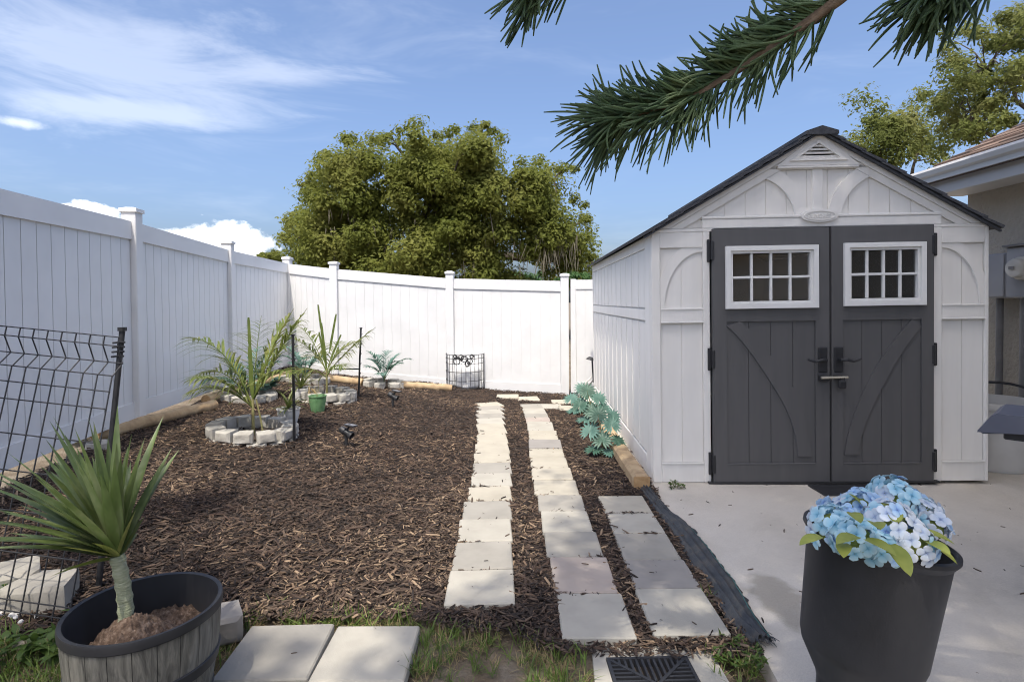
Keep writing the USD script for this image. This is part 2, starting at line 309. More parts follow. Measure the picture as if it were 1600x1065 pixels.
def leaf(p0, d, L, W, droop=.5, n=8, fold=.25, prof=None, twist=0, hint=None):
    d = nrm(d); p = A(p0, dtype=float) if False else np.array(p0, float); pts, ds = [p.copy()], [d.copy()]
    for _ in range(n):
        d = nrm(d + A([0, 0, -droop / n])); p = p + d * L / n; pts.append(p.copy()); ds.append(d.copy())
    v = []
    h = A([0, 0, 1.0]) if hint is None else A(hint)
    for i, (q, dd) in enumerate(zip(pts, ds)):
        s = np.cross(dd, h)
        s = nrm(s) if np.linalg.norm(s) > .05 else nrm(np.cross(dd, [1, .3, 0]))
        k = np.cross(s, dd); t = i / n
        a = twist * t; s, k = s * math.cos(a) + k * math.sin(a), k * math.cos(a) - s * math.sin(a)
        w = W / 2 * (prof(t) if prof else (min(1, .45 + t * 3) * (1 - t ** 2.2) + .02))
        v += [q - s * w + k * w * fold, q, q + s * w + k * w * fold]
    f = []
    for i in range(n):
        a = 3 * i
        f += [(a, a + 1, a + 4), (a, a + 4, a + 3), (a + 1, a + 2, a + 5), (a + 1, a + 5, a + 4)]
    return A(v), A(f)
def frond(p0, d, L, droop, nl, ll, lw, rnd, start=.2, rr=.006, ldroop=.8, vfold=.6, n=14):
    d = nrm(d); p = np.array(p0, float); pts, ds = [p.copy()], [d.copy()]
    for i in range(n):
        d = nrm(d + A([0, 0, -droop / n * (0.4 + 1.6 * i / n)])); p = p + d * L / n; pts.append(p.copy()); ds.append(d.copy())
    pts, ds = A(pts), A(ds)
    ms = [tube(pts, np.linspace(rr, rr * .25, n + 1), 5)]
    for k in range(nl):
        t = start + (1 - start) * (k + rnd.random() * .6) / nl
        i = min(n - 1, int(t * n)); fr = t * n - i
        q = pts[i] * (1 - fr) + pts[i + 1] * fr; dd = ds[i]
        s = nrm(np.cross(dd, [0, 0, 1]) + A([1e-6, 0, 0])); kx = np.cross(s, dd)
        sz = math.sin(min(1, (t - start) / (1 - start) * .9 + .18) * PI) ** .6
        for sg in (-1, 1):
            ld = dd * rnd.uniform(.6, 1.0) + s * sg * rnd.uniform(.6, .9) + kx * vfold * rnd.uniform(.2, .6)
            ms.append(leaf(q, ld, ll * sz * rnd.uniform(.8, 1.1), lw, ldroop * rnd.uniform(.6, 1.3), 4, .3))
    return join(ms)
def instancer(name, label, cat, protos, pos, quats, idx, scales):
    path = unique('/World', name)
    pi = UsdGeom.PointInstancer.Define(stage, path)
    rel = pi.CreatePrototypesRel()
    for nm, mesh, m, smooth in protos:
        pp = unique(path, nm); usdkit.mesh(stage, pp, mesh, MATS[m], smooth); rel.AddTarget(pp)
    pi.CreatePositionsAttr(Vt.Vec3fArray.FromNumpy(np.asarray(pos, np.float32)))
    pi.CreateOrientationsAttr(Vt.QuathArray([Gf.Quath(float(q[0]), float(q[1]), float(q[2]), float(q[3])) for q in quats]))
    pi.CreateProtoIndicesAttr(Vt.IntArray.FromNumpy(np.asarray(idx, np.int32)))
    pi.CreateScalesAttr(Vt.Vec3fArray.FromNumpy(np.asarray(scales, np.float32)))
    tag(pi.GetPrim(), label, cat, None, 'stuff')
def quat(yaw, pitch, roll):
    cy, sy, cp, sp, cr, sr = np.cos(yaw / 2), np.sin(yaw / 2), np.cos(pitch / 2), np.sin(pitch / 2), np.cos(roll / 2), np.sin(roll / 2)
    return np.stack([cr * cp * cy + sr * sp * sy, sr * cp * cy - cr * sp * sy, cr * sp * cy + sr * cp * sy, cr * cp * sy - sr * sp * cy], -1)

# ------------------------------------------------------------------ ground
def grid(xs, ys, zfun):
    X, Y = np.meshgrid(xs, ys, indexing='ij'); Z = zfun(X, Y); nx, ny = X.shape
    v = np.stack([X, Y, Z], -1).reshape(-1, 3); i, j = np.meshgrid(np.arange(nx - 1), np.arange(ny - 1), indexing='ij'); a = (i * ny + j).ravel()
    return v, np.vstack([np.stack([a, a + ny, a + ny + 1], 1), np.stack([a, a + ny + 1, a + 1], 1)])
far = A([-400, -150, -60, -25, -12.0]); xs = np.concatenate([far, np.arange(-7, 7.01, .1), -far[::-1]])
ysg = np.concatenate([far, np.arange(-4, 13.01, .1), A([16, 25, 60, 150, 400.])])
def ground_z(x, y):
    n = meshkit.fbm(np.stack([x * 3, y * 3, 0 * x], -1), 3, 5) - .5
    near = (np.abs(x) < 8) & (y > -5) & (y < 14)
    return gz(x, y) - .022 + np.where(near, .02 * n, 0) - np.where((x > .85) & (x < 14) & (y < 13) & (y > -9), .06, 0)
structure('ground', grid(xs, ysg, ground_z), 'sandy_ground', True)

# concrete apron in front of and under the shed
edge_px = [(1011, 764), (1045, 826), (1092, 890), (1135, 950), (1190, 1020), (1214, 1064)]
ep = [G(*q)[:2] for q in edge_px]
d_end = nrm(ep[-1] - ep[-2])
slab_poly = Polygon([(1.02, 8.75), (1.02, 4.45)] + [tuple(p) for p in ep] + [tuple(ep[-1] + d_end * .6), (ep[-1][0] + .25, -1.5), (ep[-1][0] + .3, -4), (9, -4), (9, 8.75)])
structure('patio', slab(slab_poly, -.2, .006), 'slab_stained')

# ------------------------------------------------------------------ pavers
S = .338
path_polys = []
rp = random.Random(4)
def lay(name, label, cells, tones):
    t = thing(name, label, 'path', loc=(*cells[0][0], gz(*cells[0][0])), kind='structure')
    for k, (c, a, sx, sy) in enumerate(cells):
        z = float(gz(*c))
        tilt = rotx(rp.uniform(-.012, .012)) @ roty(rp.uniform(-.012, .012))
        m = box(-sx / 2, sx / 2, -sy / 2, sy / 2, -.055, 0, .006)
        top = z + .034 + rp.uniform(-.004, .004)
        obj(t, 'paver', xf(m, M4(rotz(a) @ tilt, (c[0], c[1], top))), 'paver_' + tones[k % len(tones)])
        pl = affinity.translate(affinity.rotate(sbox(-sx / 2, -sy / 2, sx / 2, sy / 2), math.degrees(a), origin=(0, 0)), c[0], c[1]); path_polys.append(pl)
def strip(rows):                      # rows: v, left u, right u of each joint, near to far
    cells = []
    pts = [(G(ul, v, .034)[:2], G(ur, v, .034)[:2]) for v, ul, ur in rows]
    for (l0, r0), (l1, r1) in zip(pts[:-1], pts[1:]):
        c = (l0 + r0 + l1 + r1) / 4; w = (np.linalg.norm(r0 - l0) + np.linalg.norm(r1 - l1)) / 2; dp = np.linalg.norm((l1 + r1) / 2 - (l0 + r0) / 2)
        k = max(1, round(dp / S)); d = ((l1 + r1) - (l0 + r0)) / 2
        a = math.atan2(*(r0 + r1 - l0 - l1)[::-1])
        for q in range(k):
            cc = (l0 + r0) / 2 + d * ((q + .5) / k)
            cells.append((cc, a, w, dp / k - .005))
    return cells
p1 = strip([(943, 692, 806), (888, 704, 801), (844.5, 713, 799.5), (810.5, 719.5, 799), (781, 727, 798.5), (758.5, 735, 799), (739, 737.5, 799), (722, 740, 798), (707.5, 741, 796), (692.5, 744, 794), (677, 745.5, 791), (662, 746, 788), (653, 746, 786), (640, 746.5, 784.5), (628, 747, 782)])
lay('path', 'left stepping path of fourteen square concrete pavers laid end to end through the mulch', p1, ['pale', 'grey', 'pale', 'grey', 'cream', 'pale', 'grey', 'cream', 'cream', 'cream', 'cream'])
p2 = strip([(996, 880, 999), (924, 868, 968), (868.5, 857, 946), (830, 848, 929), (796.5, 845, 916), (771.6, 837, 908), (748.5, 831.6, 897), (730, 830, 890), (714, 828, 883), (699.6, 825.5, 879), (686.5, 827, 875), (672, 825, 868), (659, 823, 861), (646, 819, 855), (638, 816, 850), (631, 813, 846)])
lay('path', 'middle stepping path of concrete pavers with one pinkish paver near its front end', p2, ['pale', 'pink', 'grey', 'pale', 'grey', 'cream', 'cream', 'cream', 'cream', 'dull', 'cream'])
p3 = strip([(992, 1020, 1140), (918, 994, 1099), (872, 975, 1067), (832, 960, 1040), (799.5, 946, 1021), (773, 933, 1003)])
lay('path', 'short right-hand row of five pavers between the middle path and the patio', p3, ['pale', 'dull', 'grey', 'pale', 'cream'])
a0, b0 = G(462, 975, .034), G(592, 976, .034)
lay('path', 'two large pale pavers side by side at the bottom edge beside the barrel planter', [(a0[:2] - A([.005, .175]), .03, .345, .35), (b0[:2] - A([0, .175]), .0, .345, .35)], ['grey', 'pale'])
gc = [G(u, v, .03)[:2] for u, v in [(793, 619), (825, 622), (880, 627), (858, 634), (893, 637), (912, 624)]]
lay('path', 'loose cluster of cream pavers leading to the white gate', [(c, rp.uniform(-.1, .1), .33, .33) for c in gc], ['cream', 'cream', 'cream', 'pale', 'cream'])

# ------------------------------------------------------------------ mulch
front_px = [(0, 992), (60, 992), (120, 985), (230, 985), (345, 985), (400, 962), (520, 960), (650, 960), (690, 972), (800, 985), (880, 1012), (1000, 1012)]
fr = [G(*q)[:2] for q in front_px]
bed = Polygon([tuple(p) for p in fr] + [tuple(p) for p in [ep[4] - A([.06, 0]), ep[2] - A([.08, 0]), A([1.0, 4.35]), A([1.02, 8.6]), A([.7, 8.95]), A([-1, 9.2]), A([-2.9, 9.3]), A([-3.85, 9.85]), A([-3.4, 5.2]), A([-3.15, 3.4]), A([-2.95, 2.2])]])
bedv, bedf = grid(np.arange(-4.2, 1.7, .05), np.arange(1.6, 10.1, .05), lambda x, y: gz(x, y) + .012 + .03 * (meshkit.fbm(np.stack([x * 5, y * 5, 0 * x], -1), 3, 9) - .5))
cent = bedv[bedf].mean(1); import shapely
keep = shapely.contains_xy(bed.buffer(.0), cent[:, 0], cent[:, 1])
structure('mulch_bed', (bedv, bedf[keep]), 'mulch_base', True)
rng = np.random.default_rng(7)
pavers = unary_union(path_polys)
ring_spots = [(G(396, 683), .34), (G(511, 626), .31), (G(387, 624), .30), (G(600, 604), .30), (G(476, 597), .32)]
def chips():
    n = 360000
    x = rng.uniform(-4.1, 1.7, n); y = rng.uniform(1.8, 9.9, n)
    dens = np.where(y < 4.2, 1.0, np.where(y < 6, .62, .42)); k = rng.random(n) < dens
    k &= np.abs(x) < .905 * y + .7
    x, y = x[k], y[k]
    k = shapely.contains_xy(bed.buffer(.06), x, y) & ~shapely.contains_xy(pavers.buffer(-.006), x, y)
    x, y = x[k], y[k]
    for c, r in ring_spots:
        k = (x - c[0]) ** 2 + (y - c[1]) ** 2 > (r - .12) ** 2; x, y = x[k], y[k]
    n = len(x)
    L = np.clip(np.exp(rng.normal(-3.68, .52, n)), 0.007, .085); W = np.clip(L * rng.uniform(.09, .28, n), .0025, .011)
    z = gz(x, y) + .014 + .03 * (meshkit.fbm(np.stack([x * 5, y * 5, 0 * x], -1), 3, 9) - .5) + rng.uniform(0, .018, n)
    q = quat(rng.uniform(0, 2 * PI, n), rng.normal(0, .22, n), rng.normal(0, .5, n))
    patch = meshkit.fbm(np.stack([x * 1.3, y * 1.3, 0 * x], -1), 3, 3)
    pr = rng.random(n) + (patch - .5) * .5
    tone = np.digitize(pr, [.34, .60, .88, .972])
    shape = rng.integers(0, 3, n)
    protos = []
    r2 = np.random.default_rng(2)
    for t in range(5):
        for s in range(3):
            a = []
            for e in (-.5, -.2, .2, .5):
                w = .5 if abs(e) < .4 else r2.uniform(.1, .45); bz = r2.uniform(-.12, .12)
                for yy_, zz_ in ((-w, -.3), (w, -.3), (w * .8, .3), (-w * .8, .3)): a.append((e + r2.uniform(-.05, .05), yy_ + r2.uniform(-.12, .12), zz_ + bz))
            h = hull(a); protos.append(('chip', (h.vertices, h.faces), 'bark_' + ['dark', 'red', 'brown', 'tan', 'pale'][t], False))
    instancer('wood_mulch', 'dark brown shredded bark mulch covering the garden bed', 'mulch', protos, np.stack([x, y, z], 1), q, tone * 3 + shape, np.stack([L, W, W * .55], 1))
    return n
NCH = chips()

# ------------------------------------------------------------------ fences
PH = 1.83
def fbox(p0, p1, t0, t1, zb, zt, th, off=0):
    """A piece of fence between fractions t0..t1 of the run; p = (x, y, ground z); follows the slope."""
    p0, p1 = A(p0), A(p1); d = nrm((p1 - p0)[:2]); n = A([d[1], -d[0]])
    v = []
    for t in (t0, t1):
        b = p0 + (p1 - p0) * t
        for z in (zb, zt):
            for s in (-1, 1): v.append((*(b[:2] + n * (off + s * th / 2)), b[2] + z))
    f = [(0, 1, 3), (0, 3, 2), (4, 6, 7), (4, 7, 5), (0, 4, 5), (0, 5, 1), (2, 3, 7), (2, 7, 6), (0, 2, 6), (0, 6, 4), (1, 5, 7), (1, 7, 3)]
    return A(v), A(f)
def fpost(t, p, h, yaw, w=.127):
    bx = xf(box(-w / 2, w / 2, -w / 2, w / 2, -.3, h, .006), M4(rotz(yaw), p))
    pa = obj(t, 'post', bx, 'fence_vinyl')
    c = hull([(sx * (w / 2 + a), sy * (w / 2 + a), h + z) for sx in (-1, 1) for sy in (-1, 1) for a, z in ((.012, -.025), (.012, .008), (-.03, .022))])
    obj(t, 'cap', xf(c, M4(rotz(yaw), p)), 'fence_vinyl', under=pa)
def fpanel(t, p0, p1, bw=.155):
    L = np.linalg.norm(A(p1)[:2] - A(p0)[:2]); e = .065 / L; n = max(2, round((L - .13) / bw)); g_ = .0035 / L
    for k in range(n):
        t0, t1 = e + (1 - 2 * e) * k / n, e + (1 - 2 * e) * (k + 1) / n
        obj(t, 'board', fbox(p0, p1, t0 + g_, t1 - g_, .08, PH - .1, .022), 'fence_vinyl')
    obj(t, 'backing', fbox(p0, p1, e, 1 - e, .09, PH - .11, .012, 0), 'fence_vinyl')
    obj(t, 'top_rail', fbox(p0, p1, e - .002, 1 - e + .002, PH - .165, PH, .052), 'fence_vinyl')
    obj(t, 'bottom_rail', fbox(p0, p1, e - .002, 1 - e + .002, .03, .18, .05), 'fence_vinyl')
def fp(u, v, Y):
    p = P(u, v, Y); p[2] -= PH; return p
L1, L2, C0 = fp(206, 347, 5.22), fp(356, 391, 7.6), fp(449, 412, 9.93)
L0 = L1 - (L2 - L1) * 1.0; L0[2] = L1[2] - .015; Lm = L0 - (L2 - L1)
B1, B2, B3 = fp(522, 420, 9.35), fp(703, 435, 9.25), fp(882, 439, 9.0)
wf = thing('white_fence', 'shaded white vinyl privacy fence running along the left side of the mulch bed', 'fence', loc=tuple(L1))
yawL = math.atan2(*(L2 - L1)[:2][::-1])
for p in (Lm, L0, L1, L2): fpost(wf, p, PH + .11, yawL)
for a, b in ((Lm, L0), (L0, L1), (L1, L2), (L2, C0)): fpanel(wf, a, b)
wb = thing('white_fence', 'sunlit white vinyl privacy fence across the back of the yard below the oak', 'fence', loc=tuple(B2))
for p in (C0, B1, B2, B3): fpost(wb, p, PH + .10, -.05)
for a, b in ((C0, B1), (B1, B2), (B2, B3)): fpanel(wb, a, b)
B4 = B3 + A([1.25, -.06, -.0]); B5 = B4 + A([2.4, -.1, .0])
fpost(wb, B4, PH + .10, -.05); fpanel(wb, B4, B5); fpost(wb, B5, PH + .1, -.05)
gt = thing('fence_gate', 'white vinyl gate at the right end of the back fence, half hidden by the shed', 'gate', loc=tuple(B3 + A([.1, 0, 0])))
g0, g1 = B3 + A([.095, -.015, .03]), B4 - A([.09, 0, -.03])
for t0, t1 in ((0, .075), (.925, 1)): obj(gt, 'stile', fbox(g0, g1, t0, t1, .03, PH, .05), 'fence_vinyl')
obj(gt, 'top_rail', fbox(g0, g1, .075, .925, PH - .16, PH - .012, .045), 'fence_vinyl'); obj(gt, 'bottom_rail', fbox(g0, g1, .075, .925, .04, .19, .045), 'fence_vinyl')
for k in range(6): obj(gt, 'board', fbox(g0, g1, .075 + .85 * k / 6 + .004, .075 + .85 * (k + 1) / 6 - .004, .17, PH - .15, .022), 'fence_vinyl')
obj(gt, 'backing', fbox(g0, g1, .08, .92, .18, PH - .14, .01), 'fence_vinyl')

# landscape timbers along the fence foot
def log(name, label, p0, p1, r, group=None):
    n = 14; pts = A([A(p0) + (A(p1) - A(p0)) * k / (n - 1) for k in range(n)])
    pts += np.random.default_rng(int(abs(p0[0]) * 1000)).normal(0, .004, pts.shape)
    t = thing(name, label, 'log', loc=tuple((A(p0) + A(p1)) / 2), group=group)
    v, f = tube(pts, r * (1 + .04 * np.sin(np.arange(n) * 1.7)), 14, cap=False); obj(t, 'trunk', (v, f), 'timber', True)
    for e, d in ((pts[0], pts[0] - pts[1]), (pts[-1], pts[-1] - pts[-2])): 
        d = nrm(d); q = lathe([(r * .98, -.002), (r * .9, .006), (0.001, .008)], 14)
        s = nrm(np.cross(d, [0, 0, 1])); R = np.stack([s, np.cross(d, s), d], 1)
        obj(t, 'end_grain', xf(q, M4(R, e)), 'timber_end')
def onl(u, v, r=.06): p = G(u, v, r); return p
log('landscape_log', 'longest tan landscape log along the left fence, its cut end near the front flower ring', onl(150, 679), onl(334, 632), .056)
log('landscape_log', 'tan landscape log along the left fence behind the coconut palms', onl(322, 624), onl(456, 583), .055)
log('landscape_log', 'tan landscape log along the back fence behind the black fence stake', onl(500, 589), onl(566, 597), .055)
log('landscape_log', 'tan landscape log along the back fence beside the round wire cage', onl(628, 601), onl(706, 606), .055)
# squared timber along the shed's side
q0, q1 = G(1003, 755, .06), G(958, 688, .06)
tm = thing('landscape_timber', 'weathered squared landscape timber lying along the side of the shed', 'timber', loc=tuple(q0))
d = nrm(q1 - q0); s = nrm(np.cross(d, [0, 0, 1])); R = np.stack([s, d, np.cross(s, d)], 1)
L_ = np.linalg.norm(q1 - q0) + .5
obj(tm, 'beam', xf(box(-.062, .062, .004, L_, -.055, .055, .022), M4(R, q0)), 'timber')
obj(tm, 'end_grain', xf(box(-.058, .058, -.001, .0045, -.05, .05, .0), M4(R, q0)), 'timber_end')

# ------------------------------------------------------------------ the shed
def build_shed():
    o = G(1021.5, 755.5); o[2] = .006
    yaw, roll = math.radians(-1.75), math.radians(-.55)
    R = rotz(yaw) @ roty(roll)
    t = thing('storage_shed', 'white resin garden shed with dark grey double doors and black roof', 'shed', loc=tuple(o), rot=R)
    K = 205.5                                                    # photo pixels per metre on its front
    W, H, PK, D = 2.495, 1.905, 2.625, 4.0
    def ax(u): return (u - 1021.5) / K
    def az(u, v): return (755.5 - (u - 1021.5) * .0135 - v) / K   # follows the front's slight rise to the right
    def ob(name, m, ma, **k): return obj(t, name, m, ma, world=False, **k)
    wm = 'shed_resin'
    dl, dm0, dm1, dr = ax(1114), ax(1291), ax(1294.5), ax(1448)
    dtop = 1.93
    pent = Polygon([(0, .0), (W, .0), (W, H), (W / 2, PK), (0, H)])
    hole = sbox(dl - .01, -.01, dr + .01, dtop)
    ob('front_wall', plate(pent.difference(hole), .035, .07), wm)
    ob('back_wall', plate(pent, D - .05, D), wm)
    F0, F1 = .006, .035                                           # raised trim
    def bar(name, x0, x1, z0, z1, y0=F0, y1=F1, ma=wm): return ob(name, box(x0, x1, y0, y1, z0, z1, .005), ma)
    def planks(x0, x1, z0, z1, n, clip=None, y0=.029, nm='plank', ma=wm, under=None):
        for k in range(n):
            a, b = x0 + (x1 - x0) * k / n + .0035, x0 + (x1 - x0) * (k + 1) / n - .0035
            pl = sbox(a, z0 + .003, b, z1 - .003)
            if clip is not None: pl = pl.intersection(clip)
            if pl.area > .0005: ob(nm, plate(pl, y0, y0 + .0058), ma, under=under)
    # side panels left and right of the doors
    for (xa, xb, xi0, xi1, flip) in ((0, dl - .012, ax(1035), ax(1101), 1), (dr + .012, W, ax(1464), ax(1529), -1)):
        zt = H - .0
        b0, b1, b2, b3, b4 = .0, .15, 1.225, 1.325, 1.785
        bar('stile', xa, xi0, 0, zt); bar('stile', xi1, xb, 0, zt)
        for z0, z1 in ((b0, b1), (b2, b3), (b4, zt - .001)): bar('rail', xi0, xi1, z0, z1, F0 + .003)
        for z in (b1, b2, b3, ): ob('bead', box(xi0, xi1, F0 - .003, F0 + .012, z - .009, z + .004, .003), wm)
        planks(xi0, xi1, b1, b2, 2); planks(xi0, xi1, b3, b4, 2)
        # curved brace in the upper field
        h = b4 - b3; w = xi1 - xi0
        th = np.linspace(0, 1, 16); cx = w * 1.25
        def arc(r0, r1): return [(r0 * math.cos(a), r1 * math.sin(a)) for a in np.linspace(0, PI / 2, 24)]
        e = Polygon(arc(w * 1.12, h * 1.10) + arc(w * .90, h * .93)[::-1])
        e = affinity.translate(affinity.scale(e, -flip, 1, origin=(0, 0)), (xi1 if flip > 0 else xi0), b3).intersection(sbox(xi0, b3, xi1, b4))
        ob('brace', plate(e, .017, .033), wm)
        ob('brace_groove', plate(e.buffer(.004).difference(e.buffer(-.001)).intersection(sbox(xi0, b3, xi1, b4)), .0235, .0265), wm)
    # eave bands, lintel with the oval badge
    lint = .062
    bar('eave_band', 0.01, dl + .02, H - .002, H + .022, .004, F1); bar('eave_band', dr - .0, W - .01, H - .002, H + .022, .004, F1)
    lx0, lx1 = ax(1100), ax(1463)
    bar('lintel', lx0, lx1, dtop - .005, dtop + .065, .002, F1)
    bar('lintel_bead', lx0, lx1, dtop + .066, dtop + .086, -.004, F1)
    oc = (W / 2 - .0, dtop + .075)
    ell = affinity.scale(Point(0, 0).buffer(1, 32), .135, .050); ell2 = affinity.scale(Point(0, 0).buffer(1, 32), .116, .036)
    badge = ob('badge', plate(affinity.translate(ell, *oc), -.014, .03), wm)
    ob('badge_rim', plate(affinity.translate(ell2.difference(affinity.scale(ell2, .94, .86)), *oc), -.019, -.0142), wm, under=badge)
    txt = meshkit.text_mesh('SUNCAST', .030, .004, True); v = np.asarray(txt.vertices); v = v - [(v[:, 0].min() + v[:, 0].max()) / 2, .017, 0]
    ob('badge_lettering', (np.stack([v[:, 0] * .95 + oc[0], -.0142 - v[:, 2], v[:, 1] + oc[1]], 1), np.asarray(txt.faces)), wm, under=badge)
    # gable: barge boards, vent, planks and two arched braces
    sl = (PK - H) / (W / 2); nx = math.cos(math.atan(sl))
    def gab(inset): dz = inset / nx; return Polygon([(-.5, H - .5 * sl - dz), (W / 2, PK - dz), (W + .5, H - .5 * sl - dz), (W + .5, 0), (-.5, 0)])
    top = pent.intersection(sbox(0, H + .024, W, 3))
    ob('barge_board', plate(top.difference(gab(.045)), .0, F1), wm)
    ob('barge_board', plate(top.intersection(gab(.047)).difference(gab(.098)), .012, F1), wm)
    field = top.intersection(gab(.100))
    rail_z = az(1279, 268)
    low = field.intersection(sbox(0, dtop + .088, W, rail_z)).union(field.intersection(sbox(0, H + .03, lx0, 3))).union(field.intersection(sbox(lx1, H + .03, W, 3)))
    planks(.1, W - .1, H + .024, rail_z, 15, low)
    rx0, rx1 = ax(1203), ax(1357)
    bar('rail', rx0, rx1, rail_z, rail_z + .04, .012)
    bar('king_post', W / 2 - .04, W / 2 + .04, dtop + .1, rail_z, .014)
    for sgn in (-1, 1):
        def arc(r): return [(r * math.cos(a), r * 1.05 * math.sin(a)) for a in np.linspace(-.2, PI / 2, 36)]
        e = Polygon(arc(.43) + arc(.335)[::-1]); cx = W / 2 + sgn * .50
        e = affinity.translate(affinity.scale(e, -sgn, 1, origin=(0, 0)), cx, dtop + .03).intersection(low).intersection(sbox(*( (0, 0, W / 2 - .05, 3) if sgn < 0 else (W / 2 + .05, 0, W, 3))))
        ob('brace', plate(e, .013, .034), wm)
    # vent
    vz, vh, vw = az(1277, 256), .15, .215
    c = W / 2 - .005
    tri = Polygon([(c - vw, vz), (c + vw, vz), (c, vz + vh)]); trib = Polygon([(c - vw * 1.42, vz - .035), (c + vw * 1.42, vz - .035), (c, vz + vh * 1.38)])
    hole2 = affinity.scale(tri, .72, .72)
    vent = ob('gable_vent', plate(trib.difference(hole2), -.006, .022), wm)
    ob('vent_frame', plate(tri.difference(hole2), -.016, -.0062), wm, under=vent)
    ob('vent_backing', plate(hole2, .012, .02), 'dark_inside', under=vent)
    for k in range(4):
        z = vz + .024 + k * .026
        l = sbox(0, z, W, z + .013).intersection(hole2)
        if l.area > 1e-4:
            m = plate(l, -.008, .008); ob('louvre', m, wm, under=vent)
    bar('vent_sill', c - .30, c + .30, vz - .052, vz - .036, -.008, .03)
    # doors
    def door(x0, x1, left, z1a):
        z0 = .012
        wx0, wx1 = (ax(1133), ax(1273)) if left else (ax(1312), ax(1434))
        wz0, wz1 = az((wx0 + wx1) / 2 * K + 1021.5, 482 if left else 478), az((wx0 + wx1) / 2 * K + 1021.5, 386 if left else 382)
        px0, px1 = (ax(1135), ax(1270)) if left else (ax(1311.5), ax(1430))
        pz0, pz1 = .145, 1.222
        wh = sbox(wx0 + .03, wz0 + .03, wx1 - .03, wz1 - .03); ph = sbox(px0, pz0, px1, pz1)
        dd = ob('door', plate(sbox(x0, z0, x1, z1a).difference(wh).difference(ph), -.02, .02), 'shed_door', label=('left' if left else 'right') + ' door of the pair')
        def od(name, m, ma='shed_door'): return ob(name, m, ma, under=dd)
        od('back_panel', plate(ph.buffer(.01), .004, .014))
        n = 4
        for k in range(n):
            a, b = px0 + (px1 - px0) * k / n + .002, px0 + (px1 - px0) * (k + 1) / n - .002
            od('plank', plate(sbox(a, pz0, b, pz1), -.009, .0038))
        od('bead', box(px0, px1, -.0235, -.0095, pz0 - .004, pz0 + .007, .003))
        # curved brace
        w, h = px1 - px0, pz1 - pz0
        if left:   # falls from the upper left to the lower middle
            c1 = [(px0, pz1 - .03), (px0 + w * .25, pz1 - h * .20), (px0 + w * .5, pz1 - h * .43), (px0 + w * .70, pz1 - h * .66), (px0 + w * .80, pz0 + h * .05)]
            c2 = [(px0 + w * .15, pz1), (px0 + w * .36, pz1 - h * .13), (px0 + w * .6, pz1 - h * .33), (px0 + w * .8, pz1 - h * .53), (px0 + w * .96, pz0 + h * .05)]
        else:
            c1 = [(px1 - w * .12, pz1), (px0 + w * .58, pz1 - h * .20), (px0 + w * .33, pz1 - h * .42), (px0 + w * .13, pz1 - h * .68), (px0 + w * .02, pz0 + h * .06)]
            c2 = [(px1, pz1 - .06), (px0 + w * .74, pz1 - h * .24), (px0 + w * .50, pz1 - h * .47), (px0 + w * .30, pz1 - h * .70), (px0 + w * .19, pz0 + h * .06)]
        from scipy.interpolate import make_interp_spline
        def sm(c): c = A(c); s_ = make_interp_spline(np.linspace(0, 1, len(c)), c, k=3)(np.linspace(0, 1, 26)); return [tuple(q) for q in s_]
        e = Polygon(sm(c1) + sm(c2)[::-1]).buffer(0).intersection(ph)
        od('brace', plate(e, -.0195, -.0092))
        # window
        wf_ = ob('window', plate(sbox(wx0, wz0, wx1, wz1).difference(sbox(wx0 + .035, wz0 + .035, wx1 - .035, wz1 - .035)), -.045, .012), 'window_white', under=dd)
    # (frame, inner lip, muntins and panes are pieces of the window, kept at the same level under the door)
        od('window_lip', plate(sbox(wx0 + .0355, wz0 + .0355, wx1 - .0355, wz1 - .0355).difference(sbox(wx0 + .055, wz0 + .055, wx1 - .055, wz1 - .055)), -.030, .011), 'window_white')
        ix0, ix1, iz0, iz1 = wx0 + .055, wx1 - .055, wz0 + .055, wz1 - .055
        for k in range(1, 4):
            xm = ix0 + (ix1 - ix0) * k / 4; od('muntin', box(xm - .008, xm + .008, -.026, .006, iz0, iz1, .004), 'window_white')
        zm = (iz0 + iz1) / 2; od('muntin', box(ix0, ix1, -.0235, .008, zm - .009, zm + .009, .004), 'window_white')
        for a in range(4):
            for b in range(2):
                x_0, x_1 = ix0 + (ix1 - ix0) * a / 4 + .009, ix0 + (ix1 - ix0) * (a + 1) / 4 - .009
                z_0, z_1 = (iz0, zm) if b == 0 else (zm, iz1)
                od('pane', box(x_0, x_1, -.006, -.003, z_0 + .006, z_1 - .006), 'glass')
        # lever handle on its plate
        hx = ax(1280) if left else ax(1304); hz = az(1290, 561)
        hp = od('handle_plate', box(hx - .034, hx + .034, -.034, -.0205, hz - .095, hz + .095, .006), 'black_metal')
        s = -1 if left else 1
        od('handle', tube(A([(hx, -.034, hz + .0), (hx, -.075, hz + .002), (hx + s * .03, -.085, hz + .004), (hx + s * .08, -.085, hz - .008), (hx + s * .115, -.082, hz + .002), (hx + s * .135, -.080, hz + .01)]), A([.014, .013, .011, .010, .009, .007]), 10), 'black_metal')
    door(dl, dm0, True, dtop - .012); door(dm1, dr, False, dtop - .008)
    ob('astragal', box(dm0 - .004, dm1 + .004, .021, .045, .01, dtop, 0), 'dark_inside')
    hz = az(1292, 589)
    la = ob('latch', box(ax(1273), ax(1289), -.052, -.0205, hz - .02, hz + .02, .004), 'black_metal')
    ob('latch_keeper', box(ax(1296), ax(1308), -.048, -.0205, hz - .01, hz + .022, .004), 'black_metal', under=la)
    ob('latch_bolt', tube(A([(ax(1274), -.06, hz + .006), (ax(1314), -.06, hz + .008)]), .010, 8), 'brass', under=la)
